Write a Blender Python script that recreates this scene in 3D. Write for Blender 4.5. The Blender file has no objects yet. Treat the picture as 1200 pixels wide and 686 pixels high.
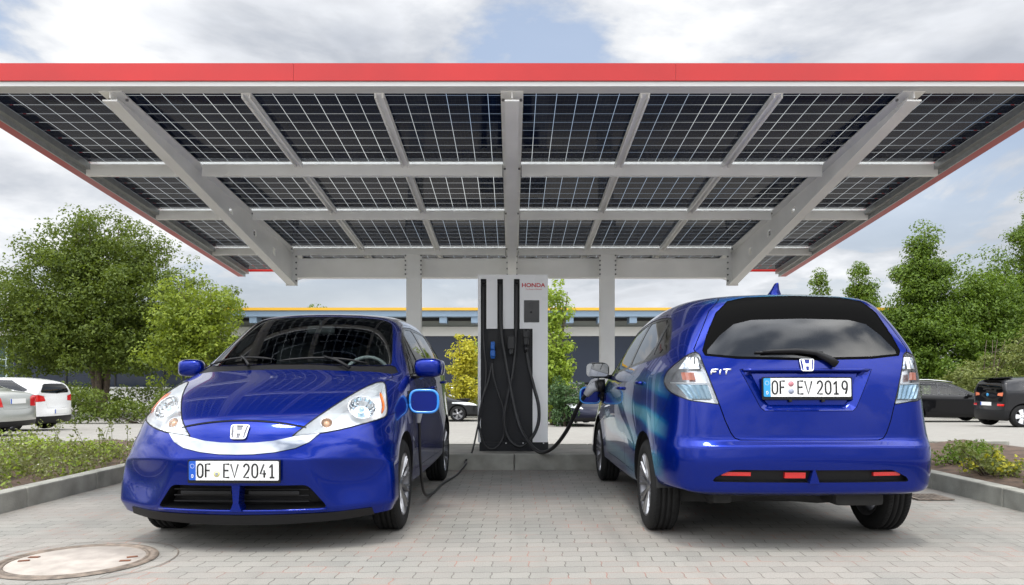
import bpy, bmesh, math, random
import numpy as np
from mathutils import Vector, Matrix
from mathutils.bvhtree import BVHTree
R = math.radians
PI = math.pi
scn = bpy.context.scene
COL = scn.collection
rng = random.Random(7)
nrg = np.random.default_rng(11)

# ---------------------------------------------------------------- materials
class NT:
    """small helper round a node tree"""
    def __init__(s, nt): s.nt = nt
    def n(s, typ, **kw):
        nd = s.nt.nodes.new(typ)
        for k, v in kw.items():
            if k.startswith('i_'):
                nd.inputs[k[2:].replace('_', ' ')].default_value = v
            else: setattr(nd, k, v)
        return nd
    def l(s, a, b): s.nt.links.new(a, b)
    def math(s, op, a, b=None, clamp=False):
        nd = s.n('ShaderNodeMath', operation=op, use_clamp=clamp)
        for i, v in enumerate((a, b)):
            if v is None: continue
            if isinstance(v, (int, float)): nd.inputs[i].default_value = v
            else: s.l(v, nd.inputs[i])
        return nd.outputs[0]
    def mix(s, fac, a, b, blend='MIX'):
        nd = s.n('ShaderNodeMix', data_type='RGBA', blend_type=blend)
        for sock, v in ((nd.inputs[0], fac), (nd.inputs[6], a), (nd.inputs[7], b)):
            if isinstance(v, (int, float)): sock.default_value = v
            elif isinstance(v, (tuple, list)): sock.default_value = (v[0], v[1], v[2], 1)
            else: s.l(v, sock)
        return nd.outputs[2]
    def ramp(s, fac, stops, interp='LINEAR'):
        nd = s.n('ShaderNodeValToRGB'); cr = nd.color_ramp; cr.interpolation = interp
        while len(cr.elements) < len(stops): cr.elements.new(0.5)
        for e, (p, c) in zip(cr.elements, stops):
            e.position = p
            e.color = (c, c, c, 1) if isinstance(c, (int, float)) else (c[0], c[1], c[2], 1)
        s.l(fac, nd.inputs[0]); return nd.outputs[0]

MATS = {}
def new_mat(name):
    m = bpy.data.materials.new(name); m.use_nodes = True
    t = NT(m.node_tree); b = m.node_tree.nodes['Principled BSDF']
    MATS[name] = m
    return m, t, b
def simple(name, col, rough=0.5, metal=0.0, coat=0.0, noise=0.0, nscale=8.0, bump=0.0, bscale=60.0, spec=0.5, coatr=0.03):
    m, t, b = new_mat(name)
    b.inputs['Base Color'].default_value = (*col, 1)
    b.inputs['Roughness'].default_value = rough
    b.inputs['Metallic'].default_value = metal
    b.inputs['Coat Weight'].default_value = coat
    b.inputs['Coat Roughness'].default_value = coatr
    b.inputs['Specular IOR Level'].default_value = spec
    if noise or bump:
        tc = t.n('ShaderNodeTexCoord')
    if noise:
        nz = t.n('ShaderNodeTexNoise'); nz.inputs['Scale'].default_value = nscale; nz.inputs['Detail'].default_value = 6
        t.l(tc.outputs['Object'], nz.inputs['Vector'])
        lo = tuple(c * (1 - noise) for c in col); hi = tuple(min(1, c * (1 + noise)) for c in col)
        c = t.ramp(nz.outputs[0], [(0.3, lo), (0.7, hi)])
        t.l(c, b.inputs['Base Color'])
        rr = t.ramp(nz.outputs[0], [(0.3, max(0, rough - 0.06)), (0.7, min(1, rough + 0.06))])
        t.l(rr, b.inputs['Roughness'])
    if bump:
        n2 = t.n('ShaderNodeTexNoise'); n2.inputs['Scale'].default_value = bscale; n2.inputs['Detail'].default_value = 4
        t.l(tc.outputs['Object'], n2.inputs['Vector'])
        bp = t.n('ShaderNodeBump'); bp.inputs['Strength'].default_value = bump; bp.inputs['Distance'].default_value = 0.01
        t.l(n2.outputs[0], bp.inputs['Height']); t.l(bp.outputs[0], b.inputs['Normal'])
    return m
def paint(name, col, metal=0.45, rough=0.32):
    m, t, b = new_mat(name)
    b.inputs['Metallic'].default_value = metal
    b.inputs['Roughness'].default_value = rough
    b.inputs['Coat Weight'].default_value = 1.0
    b.inputs['Coat Roughness'].default_value = 0.015; b.inputs['Coat IOR'].default_value = 1.31; b.inputs['Specular IOR Level'].default_value = .1
    tc = t.n('ShaderNodeTexCoord')
    nz = t.n('ShaderNodeTexNoise'); nz.inputs['Scale'].default_value = 900; nz.inputs['Detail'].default_value = 1
    t.l(tc.outputs['Object'], nz.inputs['Vector'])
    c = t.ramp(nz.outputs[0], [(0.35, tuple(x * 0.82 for x in col)), (0.7, tuple(min(1, x * 1.2) for x in col))])
    t.l(c, b.inputs['Base Color'])
    return m
def glass(name, tint, refl_rough=0.0, ior=1.5, dark=1.0):
    """sheet glass: tinted see-through plus a mirror by fresnel"""
    m, t, b = new_mat(name); nt = m.node_tree; nt.nodes.remove(b)
    out = nt.nodes['Material Output']
    tr = t.n('ShaderNodeBsdfTransparent'); tr.inputs[0].default_value = (*tint, 1)
    gl = t.n('ShaderNodeBsdfGlossy'); gl.inputs['Roughness'].default_value = refl_rough
    fr = t.n('ShaderNodeFresnel'); fr.inputs[0].default_value = ior
    f = t.math('MULTIPLY_ADD', fr.outputs[0], 1.0); 
    mx = t.n('ShaderNodeMixShader'); t.l(fr.outputs[0], mx.inputs[0]); t.l(tr.outputs[0], mx.inputs[1]); t.l(gl.outputs[0], mx.inputs[2])
    t.l(mx.outputs[0], out.inputs[0])
    return m

M = {}
BLUE = (0.0008, 0.0135, 0.20)
M['blue'] = paint('blue_metallic_paint', BLUE, .62, .24)
M['black_plastic'] = simple('black_plastic', (0.007, 0.007, 0.008), 0.5, spec=.3, bump=0.15, bscale=400)
M['gloss_black'] = simple('gloss_black', (0.006, 0.006, 0.007), 0.08)
M['lining'] = simple('dark_lining', (0.008, 0.008, 0.009), 0.85, spec=.2)
M['trim_dark'] = simple('window_trim', (0.01, 0.01, 0.012), 0.22)
M['chrome'] = simple('chrome', (0.86, 0.87, 0.88), 0.06, 1.0)
M['bar_chrome'] = simple('dark_chrome', (0.40, 0.41, 0.43), 0.07, 1.0)
M['satin_chrome'] = simple('satin_chrome', (0.75, 0.76, 0.78), 0.2, 1.0)
M['lamp_house'] = simple('lamp_housing', (0.72, 0.73, 0.74), 0.22, 0.75)
M['lamp_white'] = simple('lamp_white', (0.86, 0.88, 0.89), 0.25, 0.15)
M['amber_pale'] = simple('pale_amber_bulb', (0.78, 0.45, 0.25), 0.25, coat=1)
M['amber'] = simple('amber_lens', (0.75, 0.16, 0.02), 0.15, coat=1)
M['red_lens'] = simple('red_lens', (0.6, 0.012, 0.012), 0.12, coat=1)
M['red_pale'] = simple('red_orange_lens', (0.72, 0.20, 0.10), 0.2, coat=1)
M['pale_blue_lens'] = simple('pale_blue_lens', (0.42, 0.62, 0.75), 0.15, 0.3, coat=1)
M['glass'] = glass('windscreen_glass', (0.72, 0.80, 0.76), ior=1.52)
M['frit'] = simple('black_frit', (0.003, 0.003, 0.003), 0.6, spec=.03)
M['glass_rear'] = glass('rear_screen_glass', (0.10, 0.11, 0.11), .09, ior=1.8)
M['glass_side'] = glass('door_glass', (0.42, 0.46, 0.45), ior=1.5)
M['glass_dark'] = glass('privacy_glass', (0.13, 0.14, 0.15), ior=1.6)
M['lens'] = glass('clear_lens', (0.95, 0.96, 0.97), ior=1.45)
M['tyre'] = simple('tyre_rubber', (0.013, 0.013, 0.013), 0.8, spec=.25, noise=0.3, nscale=30, bump=0.2, bscale=200)
M['alloy'] = simple('alloy_wheel', (0.33, 0.33, 0.34), 0.34, 0.9)
M['alloy_dark'] = simple('alloy_wheel_dark', (0.16, 0.16, 0.17), 0.4, 0.7)  # darker alloy for rims and the nose badge ground
M['brake'] = simple('brake_disc', (0.3, 0.29, 0.28), 0.4, 0.9)
M['seat'] = simple('seat_cloth', (0.10, 0.105, 0.11), 0.9, noise=0.2, nscale=40)
M['dash'] = simple('dashboard', (0.05, 0.05, 0.055), 0.7)
M['wheel_grey'] = simple('steering_leather', (0.30, 0.31, 0.33), 0.5)
M['plate_white'] = simple('plate_white', (0.82, 0.82, 0.80), 0.35)
M['plate_blue'] = simple('plate_blue', (0.01, 0.09, 0.48), 0.35)
M['plate_blue_pale'] = simple('plate_blue_pale', (0.03, 0.30, 0.62), 0.35)
M['ink'] = simple('plate_ink', (0.012, 0.012, 0.012), 0.4)
M['seal_yellow'] = simple('seal_yellow', (0.75, 0.70, 0.30), 0.5)
M['seal_red'] = simple('seal_red', (0.55, 0.22, 0.25), 0.5)
M['seal_grey'] = simple('seal_grey', (0.30, 0.33, 0.42), 0.5)
M['flap_edge'] = simple('light_blue_edge', (0.02, 0.24, 0.72), 0.3, coat=1)
M['mirror'] = simple('mirror_glass', (0.42, 0.43, 0.44), 0.02, 1.0)
M['underbody'] = simple('underbody', (0.02, 0.02, 0.02), 0.8, noise=0.4, nscale=10)

# ---------------------------------------------------------------- mesh helpers
def tag(o, label=None, cat=None, group=None, kind=None):
    if label: o['label'] = label
    if cat: o['category'] = cat
    if group: o['group'] = group
    if kind: o['kind'] = kind
    return o
def empty(name, loc=(0, 0, 0), rz=0.0, label=None, cat=None, group=None):
    o = bpy.data.objects.new(name, None); COL.objects.link(o)
    o.location = loc; o.rotation_euler = (0, 0, rz); o.empty_display_size = 0.2
    return tag(o, label, cat, group)
class MB:
    """collects pieces into ONE mesh"""
    def __init__(s): s.v = []; s.f = []; s.m = []; s.sm = []
    def add(s, vs, fs, mat=0, smooth=False):
        o = len(s.v); s.v += [tuple(v) for v in vs]
        for f in fs:
            s.f.append([i + o for i in f]); s.m.append(mat); s.sm.append(smooth)
        return s
    def box(s, c, d, mat=0, rot=None, bev=0.0):
        bm = bmesh.new(); bmesh.ops.create_cube(bm, size=1.0)
        for v in bm.verts: v.co = Vector((v.co.x * d[0], v.co.y * d[1], v.co.z * d[2]))
        if bev > 0:
            bmesh.ops.bevel(bm, geom=list(bm.edges), offset=min(bev, 0.49 * min(d)), segments=2, affect='EDGES', profile=0.6)
        mt = Matrix.Translation(c)
        if rot is not None: mt = mt @ (rot if isinstance(rot, Matrix) else Matrix.Rotation(rot, 4, 'Z'))
        bm.transform(mt); s.bm(bm, mat); bm.free(); return s
    def bm(s, bm, mat=0, smooth=False):
        bm.verts.index_update()
        s.add([v.co for v in bm.verts], [[v.index for v in f.verts] for f in bm.faces], mat, smooth); return s
    def prism(s, poly, a0, a1, axes=(0, 2), mat=0, smooth=False):
        """2D outline pushed along the third axis from a0 to a1"""
        k = 3 - axes[0] - axes[1]; n = len(poly); vs = []
        for a in (a0, a1):
            for p in poly:
                q = [0, 0, 0]; q[axes[0]] = p[0]; q[axes[1]] = p[1]; q[k] = a; vs.append(q)
        fs = [[i, (i + 1) % n, n + (i + 1) % n, n + i] for i in range(n)] + [list(range(n))[::-1], list(range(n, 2 * n))]
        return s.add(vs, fs, mat, smooth)
    def lathe(s, prof, seg=32, axis='z', c=(0, 0, 0), mat=0, smooth=True, close=False):
        vs = []; fs = []; n = len(prof)
        for k in range(seg):
            a = 2 * PI * k / seg
            for (r, h) in prof:
                x, y = r * math.cos(a), r * math.sin(a)
                p = {'z': (x, y, h), 'x': (h, x, y), 'y': (x, h, y)}[axis]
                vs.append((p[0] + c[0], p[1] + c[1], p[2] + c[2]))
        for k in range(seg):
            for i in range(n if close else n - 1):
                j = (i + 1) % n
                fs.append([k * n + i, ((k + 1) % seg) * n + i, ((k + 1) % seg) * n + j, k * n + j])
        return s.add(vs, fs, mat, smooth)
    def tube(s, pts, r, seg=8, mat=0, caps=True, flat=None):
        """tube through points; r number or list; flat=(up vector, ratio) squashes the section"""
        pts = [Vector(p) for p in pts]; n = len(pts)
        rs = r if isinstance(r, (list, tuple)) else [r] * n
        vs = []; fs = []; up = None
        for i, p in enumerate(pts):
            d = (pts[min(i + 1, n - 1)] - pts[max(i - 1, 0)]).normalized()
            if up is None:
                up = Vector((0, 0, 1)) if abs(d.z) < 0.9 else Vector((1, 0, 0))
            a = d.cross(up)
            if a.length < 1e-5: a = d.orthogonal()
            a.normalize(); b = a.cross(d).normalized(); up = b
            for k in range(seg):
                t = 2 * PI * k / seg
                o = a * math.cos(t) + b * math.sin(t)
                if flat is not None:
                    fu = Vector(flat[0]); o = o - fu * o.dot(fu) * (1 - flat[1])
                vs.append(p + o * rs[i])
        for i in range(n - 1):
            for k in range(seg):
                fs.append([i * seg + k, i * seg + (k + 1) % seg, (i + 1) * seg + (k + 1) % seg, (i + 1) * seg + k])
        s.add(vs, fs, mat, True)
        if caps:
            o = len(s.v) - len(vs)
            s.f.append([o + k for k in range(seg)][::-1]); s.m.append(mat); s.sm.append(False)
            s.f.append([o + (n - 1) * seg + k for k in range(seg)]); s.m.append(mat); s.sm.append(False)
        return s
    def ball(s, c, r, mat=0, seg=16, rings=10, rot=None, power=1.0):
        """ellipsoid; power<1 makes it boxier"""
        vs = []; fs = []
        sp = lambda x: math.copysign(abs(x) ** power, x)
        for i in range(rings + 1):
            ph = PI * i / rings
            for k in range(seg):
                a = 2 * PI * k / seg
                v = Vector((r[0] * sp(math.sin(ph)) * sp(math.cos(a)), r[1] * sp(math.sin(ph)) * sp(math.sin(a)), r[2] * sp(math.cos(ph))))
                if rot is not None: v = rot @ v
                vs.append(v + Vector(c))
        for i in range(rings):
            for k in range(seg):
                fs.append([i * seg + k, (i + 1) * seg + k, (i + 1) * seg + (k + 1) % seg, i * seg + (k + 1) % seg])
        return s.add(vs, fs, mat, True)
    def build(s, name, mats, parent=None, loc=(0, 0, 0)):
        if not isinstance(mats, (list, tuple)): mats = [mats]
        me = bpy.data.meshes.new(name); me.from_pydata(s.v, [], s.f)
        for m in mats: me.materials.append(m)
        me.polygons.foreach_set('material_index', s.m); me.polygons.foreach_set('use_smooth', s.sm)
        bm = bmesh.new(); bm.from_mesh(me); bmesh.ops.remove_doubles(bm, verts=bm.verts, dist=1e-6); 
        bmesh.ops.recalc_face_normals(bm, faces=bm.faces); bm.to_mesh(me); bm.free()
        return link(name, me, parent, loc)
def link(name, me, parent=None, loc=(0, 0, 0)):
    o = bpy.data.objects.new(name, me); COL.objects.link(o); o.parent = parent; o.location = loc
    return o
def pip(x, y, poly):
    c = False; n = len(poly); j = n - 1
    for i in range(n):
        xi, yi = poly[i]; xj, yj = poly[j]
        if (yi > y) != (yj > y) and x < (xj - xi) * (y - yi) / (yj - yi) + xi: c = not c
        j = i
    return c
def rounded(poly, r, n=4):
    out = []; m = len(poly)
    for i in range(m):
        p0, p1, p2 = Vector(poly[i - 1]), Vector(poly[i]), Vector(poly[(i + 1) % m])
        rr = r[i] if isinstance(r, (list, tuple)) else r
        if rr <= 0: out.append(tuple(p1)); continue
        a = p1 + (p0 - p1).normalized() * min(rr, (p0 - p1).length * 0.48)
        b = p1 + (p2 - p1).normalized() * min(rr, (p2 - p1).length * 0.48)
        for k in range(n + 1):
            t = k / n; q = a * (1 - t) ** 2 + p1 * 2 * t * (1 - t) + b * t * t
            out.append((q.x, q.y))
    return out
def spline(pts, n=6, closed=False):
    pts = [Vector(p) for p in pts]; m = len(pts); out = []
    rngi = range(m) if closed else range(m - 1)
    for i in rngi:
        g = (lambda k: pts[k % m]) if closed else (lambda k: pts[max(0, min(m - 1, k))])
        p0, p1, p2, p3 = g(i - 1), g(i), g(i + 1), g(i + 2)
        for k in range(n):
            t = k / n
            out.append(0.5 * (2 * p1 + (p2 - p0) * t + (2 * p0 - 5 * p1 + 4 * p2 - p3) * t * t + (3 * p1 - p0 - 3 * p2 + p3) * t ** 3))
    if not closed: out.append(pts[-1])
    return [tuple(p) for p in out]
def mirror_poly(half):
    """half outline with x>=0 from the centre line round to the centre line"""
    return half + [(-x, y) for (x, y) in reversed(half) if x > 1e-6]
# ---------------------------------------------------------------- car bodies
# local car space: y from the nose (0) to the tail, z up from the ground, +x = the car's left side
ROWS = ['A', 'B', 'C', 'D3', 'D2', 'D', 'E', 'E2', 'F', 'W', 'G', 'H', 'I', 'J']
CAPR = ['A', 'B', 'C', 'D3', 'D2', 'D', 'E', 'E2']
CAPC = ['W', 'G', 'H', 'I', 'J']
def cage_mesh(T, FC, RC, creases=(), level=3):
    """T: row -> list of (x,y,z) along the car; FC / RC: nose and tail grids [row][col]. Returns the smoothed right half as a bmesh."""
    bm = bmesh.new(); V = {}; ns = len(T['J'])
    def vert(p): return bm.verts.new(p)
    for sgn in (1, -1):
        for r in ROWS:
            for i in range(ns):
                x, y, z = T[r][i]
                if r == 'J' and sgn < 0: V[(sgn, r, i)] = V[(1, r, i)]; continue
                V[(sgn, r, i)] = vert((0 if r == 'J' else sgn * x, y, z))
        for nm, C_ in (('f', FC), ('r', RC)):
            for r in CAPR:
                for c in CAPC:
                    x, y, z = C_[r][c]
                    if c == 'J' and sgn < 0: V[(sgn, nm, r, c)] = V[(1, nm, r, c)]; continue
                    V[(sgn, nm, r, c)] = vert((0 if c == 'J' else sgn * x, y, z))
    def quad(a, b, c, d, sgn):
        bm.faces.new((a, b, c, d) if sgn > 0 else (d, c, b, a))
    for sgn in (1, -1):
        for k in range(len(ROWS) - 1):
            for i in range(ns - 1):
                quad(V[(sgn, ROWS[k], i)], V[(sgn, ROWS[k], i + 1)], V[(sgn, ROWS[k + 1], i + 1)], V[(sgn, ROWS[k + 1], i)], sgn)
        for nm, st in (('f', 0), ('r', ns - 1)):
            def g(ri, ci):
                if ri == len(CAPR): return V[(sgn, (['F'] + CAPC)[ci], st)]
                if ci == 0: return V[(sgn, CAPR[ri], st)]
                return V[(sgn, nm, CAPR[ri], CAPC[ci - 1])]
            for ri in range(len(CAPR)):
                for ci in range(len(CAPC)):
                    q = (g(ri, ci), g(ri + 1, ci), g(ri + 1, ci + 1), g(ri, ci + 1))
                    quad(*q, sgn if nm == 'f' else -sgn)
    cl = bm.edges.layers.float.new('crease_edge')
    for (kind, key, w) in creases:
        for sgn in (1, -1):
            if kind == 'row':
                r, i0, i1 = key
                for i in range(i0, i1):
                    e = bm.edges.get((V[(sgn, r, i)], V[(sgn, r, i + 1)]))
                    if e: e[cl] = w
            elif kind == 'st':
                i, rr = key
                seq = [V[(sgn, r, i)] for r in rr]
                for a, b in zip(seq, seq[1:]):
                    e = bm.edges.get((a, b))
                    if e: e[cl] = w
            elif kind == 'col':
                nm, c, rr = key
                seq = [V[(sgn, nm, r, c)] for r in rr]
                for a, b in zip(seq, seq[1:]):
                    e = bm.edges.get((a, b))
                    if e: e[cl] = w
            else:
                nm, r = key; st = 0 if nm == 'f' else ns - 1
                seq = [V[(sgn, r, st)]] + [V[(sgn, nm, r, c)] for c in CAPC]
                for a, b in zip(seq, seq[1:]):
                    e = bm.edges.get((a, b))
                    if e: e[cl] = w
    bmesh.ops.recalc_face_normals(bm, faces=bm.faces)
    me = bpy.data.meshes.new('cage'); bm.to_mesh(me); bm.free()
    ob = bpy.data.objects.new('cage', me); COL.objects.link(ob)
    md = ob.modifiers.new('s', 'SUBSURF'); md.levels = level; md.render_levels = level
    dg = bpy.context.evaluated_depsgraph_get()
    ev = ob.evaluated_get(dg); me2 = bpy.data.meshes.new_from_object(ev)
    bpy.data.objects.remove(ob); bpy.data.meshes.remove(me)
    bm = bmesh.new(); bm.from_mesh(me2); bpy.data.meshes.remove(me2)
    bm.normal_update()
    top = max(bm.faces, key=lambda f: f.calc_center_median().z)
    if top.normal.z < 0: bmesh.ops.reverse_faces(bm, faces=bm.faces); bm.normal_update()
    return bm
class Shell:
    """smooth body surface that is cut into panels; works on the x>=0 half"""
    def __init__(s, bm):
        bm.verts.ensure_lookup_table(); bm.faces.ensure_lookup_table()
        s.tree = BVHTree.FromBMesh(bm)
        s.fv = [[(v.co.copy(), v.normal.copy()) for v in f.verts] for f in bm.faces]
        bmesh.ops.delete(bm, geom=[f for f in bm.faces if f.calc_center_median().x < -1e-6], context='FACES')
        for v in bm.verts:
            if v.co.x < 1e-5: v.co.x = 0
        s.bm = bm; s.lay = bm.faces.layers.int.new('tag'); s.tags = {'body': 0}; s.cache = {}
    def normal(s, co):
        loc, n, idx, d = s.tree.find_nearest(co)
        if idx is None: return Vector((0, 0, 1))
        acc = Vector(); 
        for (p, m) in s.fv[idx]:
            acc += m * (1.0 / ((p - co).length + 1e-4) ** 2)
        return acc.normalized()
    def ray(s, o, d):
        r = s.tree.ray_cast(Vector(o), Vector(d)); return r[0]
    def snap(s, co):
        return s.tree.find_nearest(Vector(co))[0]
    def cut(s, poly, ax, cond):
        bm = s.bm; i, j = ax
        x0 = min(p[0] for p in poly) - .01; x1 = max(p[0] for p in poly) + .01
        y0 = min(p[1] for p in poly) - .01; y1 = max(p[1] for p in poly) + .01
        cand = set()
        for f in bm.faces:
            c = f.calc_center_median()
            if x0 - .06 < c[i] < x1 + .06 and y0 - .06 < c[j] < y1 + .06 and cond(c): cand.add(f)
        n = len(poly)
        for k in range(n):
            p, q = poly[k], poly[(k + 1) % n]
            sx0, sx1 = min(p[0], q[0]) - 1e-4, max(p[0], q[0]) + 1e-4
            sy0, sy1 = min(p[1], q[1]) - 1e-4, max(p[1], q[1]) + 1e-4
            nx, ny = q[1] - p[1], p[0] - q[0]
            L = math.hypot(nx, ny)
            if L < 1e-7: continue
            sel = []
            for f in list(cand):
                if not f.is_valid: cand.discard(f); continue
                cs = [v.co for v in f.verts]
                a = [c[i] for c in cs]; b = [c[j] for c in cs]
                if max(a) < sx0 or min(a) > sx1 or max(b) < sy0 or min(b) > sy1: continue
                d = [(u - p[0]) * nx + (w - p[1]) * ny for u, w in zip(a, b)]
                if min(d) < 0 < max(d): sel.append(f)
            if not sel: continue
            geom = set(sel)
            for f in sel: geom.update(f.edges); geom.update(f.verts)
            co = [0, 0, 0]; co[i], co[j] = p; no = [0, 0, 0]; no[i], no[j] = nx, ny
            ret = bmesh.ops.bisect_plane(bm, geom=list(geom), dist=2e-5, plane_co=co, plane_no=no)
            for g in ret['geom']:
                if isinstance(g, bmesh.types.BMFace): cand.add(g)
        return [f for f in cand if f.is_valid]
    def panel(s, name, poly, ax, cond, over=None):
        """cut along poly and give the faces inside the tag name; over: only faces that carry one of these tags"""
        cand = s.cut(poly, ax, cond)
        t = s.tags.setdefault(name, len(s.tags)); i, j = ax
        ok = None if over is None else {s.tags[o] for o in over if o in s.tags}
        for f in cand:
            c = f.calc_center_median()
            if cond(c) and pip(c[i], c[j], poly) and (ok is None or f[s.lay] in ok): f[s.lay] = t
    def faces(s, name):
        t = s.tags.get(name, -1); return [f for f in s.bm.faces if f[s.lay] == t]
    def mesh(s, name, tagname, t=0.02, gap=0.0018, off=0.0, side='both', mats=(), inner=True, rim_mat=0, inner_mat=1, mat=0, outer_faces=True, offfn=None, flat=False):
        fs = s.faces(tagname); fset = set(fs)
        vid = {}; verts = []; nor = []; inw = {}
        bnd = []
        for f in fs:
            for e in f.edges:
                k = [g for g in e.link_faces if g in fset]
                if len(k) == 1:
                    a, b = e.verts
                    if side == 'both' and a.co.x < 1e-4 and b.co.x < 1e-4: continue
                    bnd.append((e, f))
        for e, f in bnd:
            a, b = e.verts; d = (b.co - a.co)
            if d.length < 1e-9: continue
            nn = f.normal.cross(d.normalized())
            if nn.dot(f.calc_center_median() - a.co) < 0: nn = -nn
            for v in (a, b): inw[v] = inw.get(v, Vector()) + nn * d.length
        def N(v):
            if v not in s.cache: s.cache[v] = s.normal(v.co)
            return s.cache[v]
        V = []; NN = []; F = []; FM = []
        def outer(v, o):
            w = inw.get(v); c = v.co.copy()
            if w is not None and w.length > 1e-9:
                w = w.normalized()
                if side == 'both' and v.co.x < 1e-4: w.x = 0
                c += w * gap
            if offfn: o += offfn(v.co)
            return c + N(v) * o
        key = {}
        def vv(v, layer, o, nrm):
            k = (v, layer)
            if k not in key:
                key[k] = len(V); V.append(outer(v, o)); NN.append(nrm)
            return key[k]
        for f in fs:
            if outer_faces: F.append([vv(v, 0, off, N(v)) for v in f.verts]); FM.append(mat)
            if inner: F.append([vv(v, 1, off - t, -N(v)) for v in reversed(f.verts)]); FM.append(inner_mat)
        if t > 0:
            for e, f in bnd:
                vs = list(f.verts); a, b = e.verts
                ia = vs.index(a)
                if vs[(ia + 1) % len(vs)] is not b: a, b = b, a
                wa = -inw.get(a, Vector((0, 0, 1))).normalized(); wb = -inw.get(b, Vector((0, 0, 1))).normalized()
                q = []
                for v, o, lay, w in ((b, off, 2, wb), (a, off, 2, wa), (a, off - t, 3, wa), (b, off - t, 3, wb)):
                    q.append(vv(v, lay, o, w))
                F.append(q); FM.append(rim_mat)
        out = []
        def fin(nm, sg):
            V2, N2, F2, M2 = [], [], [], []
            for sgn in sg:
                o = len(V2)
                V2 += [(sgn * v.x, v.y, v.z) for v in V]; N2 += [(sgn * n.x, n.y, n.z) for n in NN]
                for f, m in zip(F, FM):
                    F2.append([i + o for i in (f if sgn > 0 else f[::-1])]); M2.append(m)
            me = bpy.data.meshes.new(nm); me.from_pydata(V2, [], F2)
            for m in mats: me.materials.append(m)
            me.polygons.foreach_set('material_index', M2)
            me.polygons.foreach_set('use_smooth', [not flat] * len(F2))
            if not flat: me.normals_split_custom_set_from_vertices(N2)
            me.update(); return me
        if side == 'both': return fin(name, (1, -1))
        return fin(name, (1,)), fin(name, (-1,))

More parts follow.
